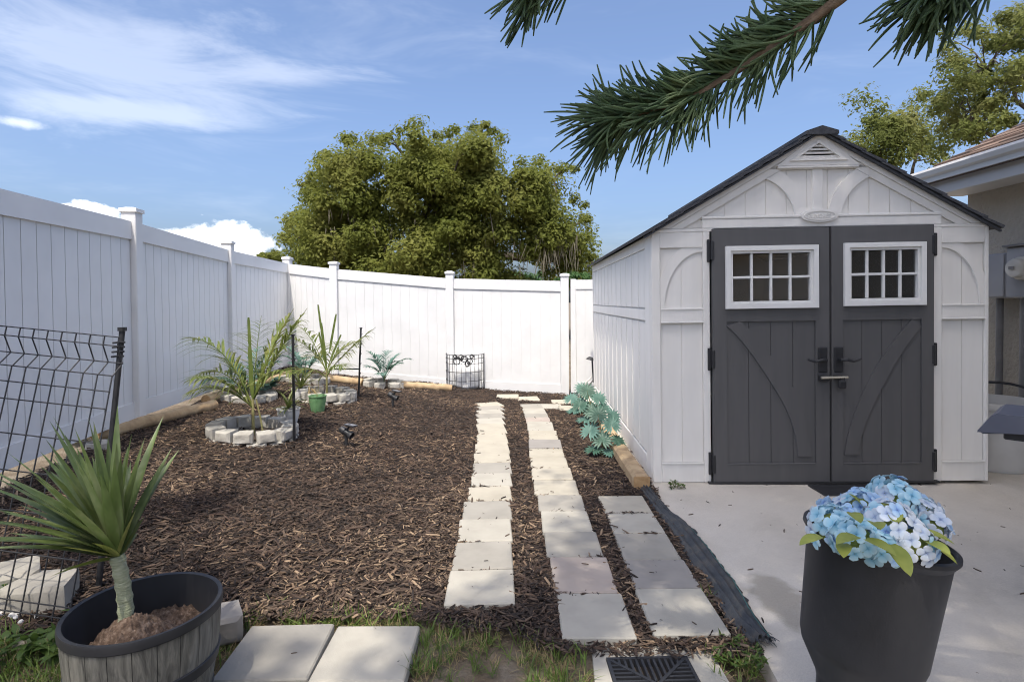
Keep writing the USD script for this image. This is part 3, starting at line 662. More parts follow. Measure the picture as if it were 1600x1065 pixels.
    ob('padlock', [vf(box(ax(1300), ax(1311), -.075, -.055, hz - .075, hz - .018, .006)), tube(A([(ax(1302.5), -.064, hz - .02), (ax(1302.5), -.064, hz + .006), (ax(1308.5), -.064, hz + .006), (ax(1308.5), -.064, hz - .02)]), .0055, 8)], 'black_metal', under=la)
    for (xh, vs, sg) in ((dl, (393, 561, 724), -1), (dr, (385, 553, 717), 1)):
        for v in vs:
            z = az(1021.5 + xh * K, v)
            hh = ob('hinge', box(xh - .012, xh + .012, -.028, .01, z - .07, z + .07, .004), 'black_metal')
            ob('hinge_plate', box(min(xh + sg * .012, xh + sg * .034), max(xh + sg * .012, xh + sg * .034), -.008, .0115, z - .085, z + .085, .003), 'black_metal', under=hh)
    ob('threshold', box(dl - .04, dr + .04, -.03, .05, .0, .0115), 'dark_inside')
    # long sides: planks between posts, mid rail, top and base rails
    for side in (0, 1):
        x = .0 if side == 0 else W
        sg = -1 if side == 0 else 1
        def sb(name, y0, y1, z0, z1, dep, th=.02): a, b = x + sg * (dep - th), x + sg * dep; return ob(name, box(min(a, b), max(a, b), y0, y1, z0, z1, .006), wm)
        sb('side_wall', .072, D - .052, 0.0, H, -.02, .03)
        sb('corner_post', .0705, .25, .0, H - .012, .002, .022)
        n = 12; y0_, y1_ = .25, D - .05
        for k in range(n):
            a, b = y0_ + (y1_ - y0_) * k / n, y0_ + (y1_ - y0_) * (k + 1) / n
            for z0, z1 in ((.16, 1.225), (1.325, H - .10)):
                sb('plank', a + .022, b - .022, z0 + .005, z1 - .005, -.004, .0155); 
            sb('rib', b - .018, b + .018, .162, 1.222, .0015, .02); sb('rib', b - .018, b + .018, 1.328, H - .102, .0015, .02)
        sb('rail', y0_, y1_, 0, .158, .004, .023); sb('rail', y0_, y1_, 1.228, 1.322, .004, .023); sb('rail', y0_, y1_, H - .098, H - .006, .001, .02)
    # roof: courses of black shingle panels
    oh, fo = .055, .05
    ev = H - oh * sl
    half = W / 2 + oh; Ls = math.hypot(half, PK + .02 - ev); ang = math.atan(sl)
    for sg in (-1, 1):
        n = 9
        for k in range(n):
            s0, s1 = Ls * k / n - (0 if k == 0 else .03), Ls * (k + 1) / n
            v = []
            for (s_, n0, n1) in ((s0, .010, .032), (s1, .002, .018)):
                for h in (n0, n1):
                    xx_ = W / 2 + sg * (half - s_ * math.cos(ang) + h * math.sin(ang)); zz_ = ev + s_ * math.sin(ang) + h * math.cos(ang)
                    for yv in (-fo, D + .08): v.append((xx_, yv, zz_))
            ob('shingle_course', hull(v), 'shed_shingle')
    rz = ev + Ls * math.sin(ang)
    ob('ridge_cap', hull([(W / 2 + a, y, rz + b) for y in (-fo - .006, D + .085) for a, b in ((-.12, -.035), (-.12, -.008), (0, .03), (.12, -.035), (.12, -.008), (0, .02))]), 'shed_shingle')
    for sg in (-1, 1):
        ob('fascia', [hull([(W / 2 + sg * (half - s_ * math.cos(ang)), y, ev + s_ * math.sin(ang) - d_) for s_ in (0.0, Ls - .01) for y in (-fo + .012, -fo + .036) for d_ in (.0, .016)])], 'shed_shingle')
    return t
build_shed()
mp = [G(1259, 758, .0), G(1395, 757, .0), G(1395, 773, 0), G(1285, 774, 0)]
dmm = hull([(p[0], p[1] - .03, z) for p in mp for z in (.007, .016)])  # thin flat black sheet lying on the slab before the doors
single('door_mat', dmm, 'black_plastic', 'thin dark flat sheet on the concrete at the foot of the grey shed doors', 'mat')

# ------------------------------------------------------------------ the house at the right
def build_house():
    EX, EY = 3.97, 5.62
    t = thing('stucco_house', 'beige stucco house with brown shingle roof and white gutter behind the shed', 'house', loc=(4.45, 5.5, 0))
    obj(t, 'wall', box(4.42, 9.5, -6, 5.5, -.1, 2.62), 'stucco')
    obj(t, 'soffit', box(EX + .06, 4.42, -6, 5.56, 2.395, 2.425), 'house_trim')
    obj(t, 'fascia', box(EX + .03, EX + .06, -6, 5.6, 2.37, 2.58, .004), 'house_trim')
    prof = Polygon([(EX - .10, 2.60), (EX - .115, 2.575), (EX - .09, 2.54), (EX - .055, 2.525), (EX - .05, 2.485), (EX + .029, 2.485), (EX + .029, 2.60), (EX + .015, 2.60), (EX + .015, 2.50), (EX - .04, 2.50), (EX - .04, 2.535), (EX - .08, 2.55), (EX - .095, 2.58), (EX - .088, 2.60)])
    obj(t, 'gutter', plate(prof, -6, 5.63), 'house_trim')
    ob = 'house_trim'
    sl = .5; n = 26; c = .15
    k0 = thing
    rr = random.Random(5)
    deck = hull([(x, y, 2.575 + sl * (x - EX) - d_) for x in (EX - .03, 8.0) for y in (-6, 5.62) for d_ in (.02, .09)])
    roof = obj(t, 'roof', deck, 'roof_shingle_d')
    obj(t, 'rake_board', hull([(x, y, 2.56 + sl * (x - EX) - d_) for x in (EX - .02, 8.0) for y in (5.622, 5.65) for d_ in (.0, .16)]), 'house_trim')
    cnt = 0
    for i in range(n):
        x0 = EX - .06 + i * c; 
        y = 5.66
        while y > 2.2 and cnt < 290:
            w = rr.uniform(.16, .42); y2 = max(y - w, 2.0)
            th = rr.uniform(.006, .02)
            a, b = x0, x0 + c + .05
            v = [(xx_, yv, 2.578 + sl * (xx_ - EX) + h) for xx_, hs in ((a + rr.uniform(-.012, .012), (.008, .008 + th)), (b, (-.004, .0))) for yv in (y - .003, y2 + .003) for h in hs]
            obj(t, 'shingle', hull(v), 'roof_shingle_' + rr.choice('abcabd'), under=roof); cnt += 1
            y = y2
    ms = []
    for i in range(n):
        x0 = EX - .06 + i * c; ms.append(vf(hull([(xx_, yv, 2.578 + sl * (xx_ - EX) + h) for xx_, hs in ((x0, (.008, .02)), (x0 + c + .05, (-.004, 0.))) for yv in (-6, 2.0) for h in hs])))
    obj(t, 'shingles', ms, 'roof_shingle_b', under=roof, kind='stuff')
    # service boxes on the wall
    X = 4.415
    z0, z1 = 1.40, 1.80
    e = thing('utility_box', 'narrow grey utility box on the stucco wall, left of the round meter', 'utility box', loc=(X, 5.0, z0))
    obj(e, 'case', box(X - .14, X, 4.90, 5.14, z0, z1 - .01, .008), 'grey_box'); obj(e, 'cover', box(X - .155, X - .141, 4.91, 5.13, z0 + .01, z1 - .02, .005), 'grey_box')
    m = thing('electric_meter', 'grey electric meter box with round glass meter on the stucco wall', 'electric meter', loc=(X, 4.67, z0))
    obj(m, 'case', box(X - .17, X, 4.42, 4.87, z0, z1 + .03, .01), 'grey_box'); obj(m, 'lid_edge', box(X - .20, X + .0, 4.41, 4.88, z1 + .032, z1 + .05, .004), 'conduit')
    R = roty(-PI / 2)
    obj(m, 'meter_ring', xf(lathe([(.09, 0), (.098, .02), (.095, .05), (.08, .055)], 30), M4(R, (X - .17, 4.68, 1.645))), 'meter_rim', True)
    obj(m, 'meter_glass', xf(lathe([(.08, .0), (.08, .09), (.07, .11), (.001, .115)], 30), M4(R, (X - .17, 4.68, 1.645))), 'meter_rim', True)
    obj(m, 'meter_face', box(X - .292, X - .286, 4.655, 4.705, 1.635, 1.66), 'conduit')
    for (y, r, za, zb, lb) in ((5.05, .028, .0, 1.40, 'thin grey conduit below the narrow utility box'), (4.78, .05, .0, 1.40, 'thick grey conduit below the electric meter'), (4.58, .03, .0, 1.40, 'grey conduit rising at the right below the electric meter')):
        single('conduit', tube(A([(X - .06, y, za), (X - .06, y, (za + zb) / 2), (X - .06, y, zb)]), r, 12), 'conduit', lb + ' on the stucco wall', 'conduit', True)
    single('service_cable', tube(A([(X - .012, 4.78, 1.85), (X - .012, 4.785, 2.1), (X - .012, 4.775, 2.38)]), .011, 8), 'conduit', 'thin dark cable rising from the electric meter to the eave', 'cable', True)
build_house()

# white tub and its handle, beside the house
tc = A([3.98, 4.66, .006])
tb = thing('plastic_tub', 'large round off-white plastic tub on the concrete against the house', 'tub', loc=tuple(tc))
obj(tb, 'body', lathe([(.001, .0), (.21, .0), (.235, .03), (.28, .50), (.30, .505), (.31, .53), (.305, .56), (.285, .56), (.275, .52), (.22, .06), (.001, .05)], 44, tc), 'tub_plastic', 40)
obj(tb, 'handle', tube(A([tc + A([.30 * math.cos(a), -.0 + .30 * math.cos(a) * -.35, .54 + .16 * math.sin(a)]) for a in np.linspace(0, PI, 14)]), .011, 8), 'black_plastic', True)
# grill whose side shelf enters the picture
s0 = P(1527, 672, 2.62)
gr = thing('barbecue_grill', 'slate grey grill whose side shelf enters at the right edge of the photo', 'grill', loc=(s0[0], 2.62, 0), rot=rotz(-math.radians(46)))
gr.inv = np.eye(4)
sx, sy, sz = 0., 0., s0[2]
shp = Polygon([(sx, sz - .0), (sx + .075, sz + .085), (sx + .5, sz + .10), (sx + .5, sz + .075), (sx + .10, sz + .055), (sx + .085, sz - .005), (sx + .02, sz - .028)])
top = hull([(sx + .09, sy - .02, sz + .075), (sx + .09, sy + .38, sz + .085), (sx + .5, sy - .02, sz + .075), (sx + .5, sy + .38, sz + .085), (sx + .09, sy - .02, sz + .10), (sx + .09, sy + .38, sz + .108), (sx + .5, sy - .02, sz + .10), (sx + .5, sy + .38, sz + .108), (sx, sy - .02, sz), (sx, sy + .38, sz + .01), (sx - .004, sy - .02, sz - .012)])
obj(gr, 'side_shelf', hull([(sx + a, y, sz + b) for y in (sy, sy + .36) for a, b in ((.0, 0), (.05, .07), (.07, .085), (.5, .085), (.5, .06), (.09, .055), (.02, -.012))]), 'slate_metal')
obj(gr, 'shelf_lip', hull([(sx + a, y, sz + b) for y in (sy - .02, sy - .002) for a, b in ((.0, -.004), (.05, .076), (.07, .09), (.5, .09), (.5, .04), (.10, .045), (.085, .02))]), 'slate_metal')
obj(gr, 'shelf_bracket', box(sx + .09, sx + .5, sy + .02, sy + .34, sz - .03, sz + .05, .006), 'black_metal')
gx = sx + .5
obj(gr, 'cart', box(gx, gx + .75, sy - .08, sy + .42, .12, sz - .05, .01), 'black_metal'); obj(gr, 'firebox', box(gx - .005, gx + .755, sy - .09, sy + .44, sz - .045, sz + .13, .02), 'black_metal')
obj(gr, 'lid', xf(trimesh.creation.cylinder(.26, .75, sections=32), M4(roty(PI / 2), (gx + .375, sy + .18, sz + .14))), 'slate_metal', 40)
for a in (.06, .69):
    for b in (-.02, .36): obj(gr, 'wheel', xf(trimesh.creation.cylinder(.055, .04, sections=20), M4(roty(PI / 2), (gx + a, sy + b, .062))), 'black_plastic', 40)

# ------------------------------------------------------------------ stone rings and their plants
def stone(rr, w, d, h):
    m = hull([(sx * (w / 2 - (0 if sy < 0 else w * .14) - c) , sy * d / 2, sz * (h / 2)) for sx in (-1, 1) for sy in (-1, 1) for sz in (-1, 1) for c in (0,)] + [(sx * w * .36, -d / 2 - .018, sz * h * .36) for sx in (-1, 1) for sz in (-1, 1)])
    v, f = trimesh.remesh.subdivide(m.vertices, m.faces); v, f = trimesh.remesh.subdivide(v, f)
    s = rr.randint(0, 999); v = v + (meshkit.noise(v * 26 + s, s)[:, None] - .5) * .008 * nrm_rows(v) + (meshkit.noise(v * 60 + s, s)[:, None] - .5) * .003
    return v, f
def nrm_rows(v): return v / np.maximum(np.linalg.norm(v, axis=1, keepdims=True), 1e-9)
def ring(label, c, r, n, layers=2, seed=0, bw=.165, bh=.095, squash=1., z0=-.045):
    rr = random.Random(seed)
    t = thing('stone_ring', label, 'planter ring', loc=tuple(c))
    for la in range(layers):
        for k in range(n):
            a = 2 * PI * (k + .5 * la + rr.uniform(-.06, .06)) / n + seed
            m = stone(rr, bw * rr.uniform(.93, 1.03), .12, bh)
            px, py = c[0] + r * math.cos(a), c[1] + r * math.sin(a) * squash
            R = rotz(a + PI / 2 + rr.uniform(-.05, .05)) @ rotx(rr.uniform(-.03, .03))
            obj(t, 'stone', xf(m, M4(R, (px, py, float(gz(px, py)) + z0 + bh / 2 + la * bh * .98 + rr.uniform(-.004, .004)))), 'wall_block', 35)
    k = 40; disc = lathe([(.001, .03), (r - .05, .03)], 24, (c[0], c[1], float(gz(c[0], c[1])))); obj(t, 'soil', disc, 'soil')
    return t
rc = [s[0] for s in ring_spots]
ring('nearest ring of two-layer grey retaining stones around the front coconut palm', rc[0], .315, 12, 2, 1, z0=-.06)
ring('stone ring around the second coconut palm behind the green pot', rc[1], .29, 11, 2, 2)
ring('shaded low stone ring against the left fence behind the front coconut palm', rc[2], .26, 10, 1, 3, z0=.0)
ring('low stone ring at the back fence around the lone teal palm', rc[3], .27, 9, 1, 4, z0=.0, squash=.8)
ring('stone ring in the fence corner behind the yellow-green spiky plants', rc[4], .29, 10, 1, 5, z0=.0, squash=.8)

def coconut(label, base, seed, spec):
    rr = random.Random(seed); t = thing('young_palm', label, 'palm', loc=tuple(base))
    h, fr_, spear = spec
    b = A(base)
    for dx in (0, .1) if seed == 1 else (0,):
        obj(t, 'stem', tube(A([b + A([dx, 0, -.02]), b + A([dx * .7, 0, h * .5]), b + A([dx * .3, 0, h])]), A([.017, .014, .013]) * (1 if dx == 0 else .6), 8), 'palm_stem', True)
    for (az_, el, L, dr, nl, ll) in fr_:
        a = math.radians(az_); e = math.radians(el)
        d = A([math.cos(a) * math.cos(e), math.sin(a) * math.cos(e), math.sin(e)])
        obj(t, 'frond', frond(b + A([0, 0, h * rr.uniform(.75, 1)]), d, L, dr, int(nl * 1.35), ll * 1.25, .019, rr, .18, .008, 1.05, .45), 'palm_leaf', True)
    for (az_, el, L, w, st) in spear:
        a = math.radians(az_); e = math.radians(el); d = A([math.cos(a) * math.cos(e), math.sin(a) * math.cos(e), math.sin(e)])
        m = leaf(b + A([0, 0, h]) + d * st, d, L, w, .05, 10, .5, lambda q: (min(1, .3 + q * 3) * (1 - .25 * q)) * (1 if q < .97 else .7), hint=(0, -1, .2)); obj(t, 'folded_leaf', m, 'palm_spear', True)
z1_ = float(gz(rc[0][0], rc[0][1])); 
coconut('front young coconut palm with arching yellow-green fronds in the nearest stone ring', (rc[0][0], rc[0][1], z1_), 1,
    (.36, [(180, 70, 1.0, 1.55, 20, .34), (165, 56, .75, 1.5, 17, .30), (8, 64, 1.0, .30, 20, .34), (35, 72, .95, .55, 20, .34), (-30, 52, .72, 1.3, 16, .28), (-130, 56, .72, 1.3, 16, .30), (100, 74, .9, .7, 17, .3), (200, 46, .62, 1.25, 13, .28)], [(180, 88, .50, .048, .0), (175, 88, .30, .034, .46), (165, 86, .42, .03, .02), (30, 70, .34, .035, .05)]))
coconut('second young coconut palm with upright leaves in the stone ring beside the green pot', (rc[1][0], rc[1][1], float(gz(rc[1][0], rc[1][1]))), 2,
        (.40, [(170, 55, .72, .9, 16, .30), (150, 62, .8, .8, 16, .28), (10, 48, .85, .25, 18, .26), (30, 60, .62, 1.2, 14, .26), (80, 60, .6, 1.0, 14, .26), (-40, 50, .5, 1.5, 12, .24), (-150, 40, .5, 1.4, 12, .24)], [(170, 84, .60, .045, .0), (160, 82, .38, .03, .46), (185, 80, .44, .03, .05), (20, 80, .50, .034, .22), (15, 68, .36, .03, .12)]))
def teal_palm(label, base, seed, n, h):
    rr = random.Random(seed); t = thing('artificial_palm', label, 'artificial plant', loc=tuple(base))
    b = A(base)
    obj(t, 'stem', tube(A([b, b + A([.01, 0, h * .25])]), .012, 6), 'palm_stem')
    for k in range(n):
        a = 2 * PI * k / n + rr.uniform(-.3, .3); e = rr.uniform(.75, 1.35); L = h * rr.uniform(.75, 1.15)
        d = A([math.cos(a) * math.cos(e), math.sin(a) * math.cos(e), math.sin(e)])
        obj(t, 'frond', frond(b + A([0, 0, rr.uniform(.02, h * .2)]), d, L, rr.uniform(1.0, 1.8), 14, .15, .024, rr, .3, .005, .7, .5), 'teal_leaf' if rr.random() < .5 else 'teal_dark_leaf', True)
def on(p, dz=0): return (p[0], p[1], float(gz(p[0], p[1])) + dz)
teal_palm('teal artificial palm standing alone in the stone ring at the back fence', on(rc[3], .03), 11, 11, .55)
teal_palm('teal artificial palm in the fence corner between the two coconut palms', on(rc[4], .03), 12, 12, .60)
teal_palm('teal artificial palm against the left fence, seen through the front coconut palm', on(rc[2], .03), 13, 11, .66)
teal_palm('small teal artificial palm low beside the shaded stone ring', on(G(421, 618), 0), 14, 7, .24)

def agave(t, base, seed, n, L, w, m='agave_leaf'):
    rr = random.Random(seed)
    for k in range(n):
        a = 2 * PI * k * .618 + rr.uniform(-.2, .2); e = math.radians(rr.uniform(18, 80)); d = A([math.cos(a) * math.cos(e), math.sin(a) * math.cos(e), math.sin(e)])
        obj(t, 'leaf', leaf(A(base) + A([0, 0, .01]), d, L * rr.uniform(.7, 1.1), w, rr.uniform(.5, 1.3), 6, .35), m, True)
def pot(name, label, c, r, h, m, cat='plant pot'):
    t = thing(name, label, cat, loc=tuple(c))
    obj(t, 'body', lathe([(.001, 0), (r * .62, 0), (r * .72, h * .08), (r * .93, h * .6), (r * .97, h * .92), (r * 1.03, h * .94), (r * 1.03, h), (r * .92, h), (r * .86, h * .8), (.001, h * .8)], 36, c), m, 40)
    obj(t, 'soil', lathe([(.001, h * .83), (r * .87, h * .82)], 24, c), 'potting_soil'); return t
pc = A(on(G(496.5, 645))); pot('glazed_pot', 'round green glazed pot in front of the second stone ring', pc, .098, .205, 'green_glaze')
t = thing('pot_sprout', 'thin dry sprout standing in the green glazed pot', 'plant', loc=tuple(pc + A([0, 0, .17])))
obj(t, 'stem', [tube(A([pc + A([0, 0, .16]), pc + A([.01, 0, .3]), pc + A([.015, 0, .38])]), .003, 5), tube(A([pc + A([-.01, 0, .16]), pc + A([-.02, .0, .30])]), .003, 5)], 'palm_stem')
obj(t, 'leaf', leaf(pc + A([.015, 0, .36]), (.4, -.2, .8), .1, .02), 'agave_leaf')
pc = A(on(G(451, 662))); pot('white_pot', 'squat white pot between the front stone ring and the green pot', pc, .115, .165, 'white_pot')
t = thing('spiky_plant', 'yellow-green spiky plant spilling from the squat white pot', 'plant', loc=tuple(pc + A([0, 0, .15]))); agave(t, pc + A([0, 0, .15]), 5, 22, .27, .03)
pc = A(on(G(470, 627))); pot('white_pot', 'white pot behind the green pot, at the left of the second stone ring', pc, .11, .17, 'white_pot')
t = thing('spiky_plant', 'taller pale spiky plant behind, in the white pot beside the second stone ring', 'plant', loc=tuple(pc + A([0, 0, .15]))); agave(t, pc + A([0, 0, .15]), 6, 22, .36, .026)
dl_ = []
rr = random.Random(8)
for k in range(14): dl_.append(leaf(pc + A([.12, -.06, .16]), (rr.uniform(.1, .5), rr.uniform(-.5, .2), rr.uniform(-.2, .6)), .24, .012, 2.2, 6))
obj(t, 'dry_leaf', dl_, 'grass_dry', True, label='straw-coloured dry leaves hanging down')

# black stakes and the wire between them
def stake(label, u0, v0, u1, v1, r=.013, foot=False):
    b = G(u1, v1); tp = P(u0, v0, b[1]); t = thing('fence_stake', label, 'stake', loc=tuple(b))
    obj(t, 'post', tube(A([b - A([0, 0, .06]), (b + tp) / 2, tp]), r, 8), 'black_metal', True)
    obj(t, 'cap', tube(A([tp, tp + A([0, 0, .012])]), r * 1.5, 8), 'black_metal')
    for k in range(5):
        q = b + (tp - b) * (.35 + .14 * k); obj(t, 'hook', tube(A([q, q + A([.02, -.01, .004]), q + A([.024, -.012, .02])]), .004, 6), 'black_metal')
    if foot: obj(t, 'foot_plate', hull([(b[0] + a, b[1] + b_, b[2] + c) for a in (-.01, .12) for b_ in (-.03, .03) for c in (.004, .012)]), 'black_metal')
    return b, tp
sb1 = stake('black metal fence stake at the right of the nearest stone ring', 457.5, 524, 460, 692, foot=True)
sb2 = stake('black metal fence stake behind the second coconut palm, with a thin crossbar', 564, 513, 560, 622)
p = sb2[0] + (sb2[1] - sb2[0]) * .42
single('wire_bar', tube(A([p, p + A([-.36, .05, -.005])]), .009, 8), 'black_metal', 'thin black horizontal bar running left from the rear fence stake', 'bar', True)

# solar spotlights
def spot(label, u, v, s, yaw):
    b = G(u, v); t = thing('solar_spotlight', label, 'spotlight', loc=tuple(b), group=None)
    R = rotz(yaw)
    def o(name, m, ma, **k): return obj(t, name, xf(m, M4(R * s, b)), ma, **k)
    o('stake', tube(A([(0, 0, -.05), (0, 0, .05), (0, 0, .125)]), A([.008, .016, .018]), 12), 'black_plastic', smooth=40)
    o('joint', trimesh.creation.icosphere(2, .022).apply_translation([0, 0, .135]), 'black_plastic', smooth=True)
    hd = M4(roty(PI / 2 + .45), (-.06, 0, .185))
    h = o('head', xf(lathe([(.001, 0), (.030, 0), (.034, .01), (.036, .05), (.028, .06), (.026, .10), (.036, .115), (.038, .14), (.030, .14), (.028, .125), (.001, .125)], 24), hd), 'black_plastic', smooth=40)
    pn = xf(box(-.055, .055, -.045, .045, -.006, .006, .003), M4(roty(.12) @ rotx(-.1), (.055, 0, .225)))
    o('panel_back', pn, 'black_plastic'); o('solar_panel', xf(box(-.049, .049, -.039, .039, .0062, .009), M4(roty(.12) @ rotx(-.1), (.055, 0, .225))), 'solar')
    o('bracket', tube(A([(.01, 0, .17), (.03, 0, .205), (.05, 0, .222)]), .009, 8), 'black_plastic')
spot('nearer black solar spotlight on its stake in the middle of the mulch', 541, 700, .95, -.35)
spot('farther black solar spotlight on the mulch in front of the lone teal palm', 614, 637, .95, -.3)

# round wire cage with a white bag inside
cc = A(on(G(727, 606))); cr, chh = .305, .56
t = thing('wire_cage', 'round black wire cage standing at the back fence with scrolled wire on top', 'wire cage', loc=tuple(cc))
for k in range(26):
    a = 2 * PI * k / 26; q = cc + A([cr * math.cos(a), cr * math.sin(a), 0]); obj(t, 'upright', tube(A([q, q + A([0, 0, chh])]), .0045, 5), 'black_metal')
for z in (.03, .15, .29, .42, .5, chh): obj(t, 'hoop', tube(A([cc + A([cr * 1.01 * math.cos(a), cr * 1.01 * math.sin(a), z]) for a in np.linspace(0, 2 * PI, 37)]), .005, 5), 'black_metal', True)
for k, (x0, z0, r0) in enumerate([(-.10, .47, .07), (.02, .50, .06), (.10, .47, .055), (-.04, .53, .05), (.06, .43, .05), (-.13, .54, .035), (.13, .54, .035)]):
    pts = [cc + A([x0 + r0 * (1 - .5 * s_ / 20) * math.cos(s_ * .45 + k), -cr - .012, z0 + r0 * (1 - .5 * s_ / 20) * math.sin(s_ * .45 + k)]) for s_ in range(21)]
    obj(t, 'scroll', tube(A(pts), .009, 6), 'black_metal', True)
bw = lathe([(.001, 0), (.17, 0), (.195, .05), (.185, .12), (.205, .17), (.20, .23), (.21, .29), (.19, .36), (.12, .41), (.001, .42)], 36, cc + A([.03, .03, 0])); v = bw[0]; v = v + .02 * (meshkit.noise(v * 12)[:, None] - .5)
single('white_sack', (v, bw[1]), 'bag_white', 'white wrinkled sack standing inside the round black wire cage', 'sack', True)

# a long-handled tool leaning on the gate
q0 = P(902, 620, 8.85); q0[2] = float(gz(q0[0], q0[1])) + .06; q1 = P(921, 592, 8.75); 
t = thing('garden_tool', 'pale poles leaning at the gate beside the rear corner of the shed', 'garden tool', loc=tuple(q0))
obj(t, 'pole', tube(A([q0, q1 + (q1 - q0) * .6]), .011, 8), 'white_pot', True); obj(t, 'pole', tube(A([q0 + A([.06, -.01, -.03]), q1 + (q1 - q0) * .6 + A([.05, .01, -.02])]), .009, 8), 'conduit', True)
hk = P(922, 562, 8.70)
t = thing('wall_lantern', 'small black hooded lamp sticking out behind the rear corner of the shed', 'lamp', loc=tuple(hk))
obj(t, 'hood', xf(lathe([(.001, .05), (.03, .045), (.07, .0), (.066, -.002), (.001, .03)], 20), M4(roty(.25), hk)), 'black_plastic', 40); obj(t, 'pole', tube(A([hk + A([.03, 0, .02]), hk + A([.05, 0, -.35])]), .012, 8), 'black_plastic')

# ------------------------------------------------------------------ fan-leaved teal plants beside the shed
def fan_plant(label, base, seed, leaves):
    rr = random.Random(seed); t = thing('fan_palm', label, 'artificial plant', loc=tuple(base)); b = A(base)
    for (dx, dy, dz, r, yaw, tilt) in leaves:
        c = b + A([dx, dy, dz])
        st = obj(t, 'stem', tube(A([b + A([dx * .1, dy * .1, 0]), b + A([dx * .5, dy * .5, dz * .7]), c]), .005, 5), 'palm_stem')
        ms = []; n = 15
        for k in range(n):
            a = math.radians(-150 + 300 * k / (n - 1))
            d = A([math.sin(a), 0, math.cos(a)]); ms.append(leaf((0, 0, 0), d, r * (1 - .12 * abs(a) / 2.6) * rr.uniform(.93, 1.05), r * .27, .45, 6, .40, lambda q: (.22 + q * 1.35) if q < .5 else max(.02, (1 - q) * 1.79), hint=(0, -1, 0)))
        R = rotz(yaw) @ rotx(-tilt - .35)
        obj(t, 'leaf', xf(join(ms), M4(R, c)), 'teal_leaf' if rr.random() < .6 else 'teal_dark_leaf', True)
fb = A(on(G(943, 712)))
fan_plant('nearest teal fan-leaved plant at the front of the shed side, beside the timber', fb, 1, [(-.02, -.05, .16, .125, -.2, .35), (.07, .0, .28, .12, .3, .3), (-.12, .02, .22, .12, -.6, .4), (.13, -.03, .14, .11, .8, .5), (-.04, .05, .36, .12, -.1, .2), (-.1, -.06, .07, .10, -.5, .9), (.05, -.08, .05, .10, .4, .9), (.1, .06, .34, .1, .5, .2)])
fb = A(on(G(926, 668)))
fan_plant('middle teal fan-leaved plant along the shed side', fb, 2, [(-.02, -.05, .2, .13, -.2, .35), (.07, .0, .32, .12, .3, .3), (-.14, .02, .24, .13, -.6, .4), (.12, -.03, .22, .12, .6, .4), (-.05, .05, .4, .12, -.1, .2), (-.1, -.06, .1, .11, -.5, .9)])
fb = A(on(G(908, 648)))
fan_plant('farthest teal fan-leaved plant, by the cream pavers near the gate', fb, 3, [(-.02, -.05, .16, .13, -.2, .5), (.09, .0, .26, .13, .3, .4), (-.12, .02, .2, .13, -.6, .5), (.02, .05, .32, .12, .1, .3), (-.1, -.06, .06, .11, -.5, .9), (.12, -.05, .12, .12, .5, .6)])
rr = random.Random(3)
def weed(name, label, c, n, r, h, m='weed_leaf', lw=.03, cat='weed'):
    t = thing(name, label, cat, loc=tuple(c)); ms, st = [], []
    for k in range(n):
        a = rr.uniform(0, 2 * PI); q = A(c) + A([math.cos(a), math.sin(a), 0]) * r * math.sqrt(rr.random()); hh = h * rr.uniform(.4, 1); e = q + A([rr.uniform(-.4, .4) * hh, rr.uniform(-.4, .4) * hh, hh])
        st.append(tube(A([A(c) * .5 + q * .5 * A([1, 1, 0]) + A([0, 0, .5 * c[2]]), (q + e) / 2, e]), .0022, 4))
        for j in range(6):
            p_ = q + (e - q) * rr.uniform(.3, 1); ms.append(leaf(p_, (rr.uniform(-1, 1), rr.uniform(-1, 1), rr.uniform(-.1, .9)), rr.uniform(.6, 1.2) * lw * 1.5, lw * .7, .8, 4))
    obj(t, 'stems', st, 'palm_stem'); obj(t, 'leaves', ms, m, True)
weed('weed', 'small green weed at the bottom left corner of the white shed', A(on(G(1057, 764), .01)), 9, .06, .06, lw=.02)
weed('weed', 'patch of low green weed between the drain and the end of the black fabric', A(on(G(1150, 1028), .0)), 26, .10, .06, lw=.02)
weed('weed', 'broad-leaved weed in front of the wire panel, left of the barrel planter', A(on(G(92, 1018), .0)), 12, .10, .10, lw=.05)
weed('weed', 'low yellowish weed at the bottom left edge beside the rock', A(on(G(15, 1032), .0)), 14, .12, .08, lw=.04)
weed('shrub', 'small bright green feathery shrub behind the black wire panel', A(on(G(118, 690), .0)), 46, .16, .34, 'bush_leaf', .04, 'shrub')
weed('weed', 'bright green seedling under the left end of the wire panel', A(on(G(4, 945), .02)), 8, .05, .09, 'bush_leaf', .03)

# ------------------------------------------------------------------ black wire panel at the left
TR, BR = P(186, 527, 2.66), G(106, 985); BR[2] += .03
wd = nrm(A([-.93, .08, .085]))
t = thing('wire_panel', 'black wire fence panel with V-shaped bends leaning at the left edge', 'wire panel', loc=tuple(BR))
hv = TR - BR; PHt = np.linalg.norm(hv); hd_ = hv / PHt; nv = nrm(np.cross(wd, hd_)); nv = nv if nv[1] > 0 else -nv
rowz = [0.02, .10, .26, .42, .58, .74, .87, .955]; rowz = [PHt * 0.015, PHt * .05, PHt * .20, PHt * .335, PHt * .47, PHt * .60, PHt * .725, PHt * .79, PHt * .85, PHt * .905, PHt * .965, PHt * 1.0]
def vb(s):                             # the V bend away from the viewer near the top and above the foot
    f_ = s / PHt
    return .05 * max(0, 1 - abs(f_ - .905) / .058) 
for k in range(13):
    o_ = BR + wd * (.072 * k)
    pts = [o_ + hd_ * s + nv * vb(s) for s in PHt * A([0, .2, .4, .6, .8, .847, .875, .905, .935, .963, 1.0])]
    obj(t, 'upright_wire', tube(A(pts), .0032, 6), 'black_metal', True)
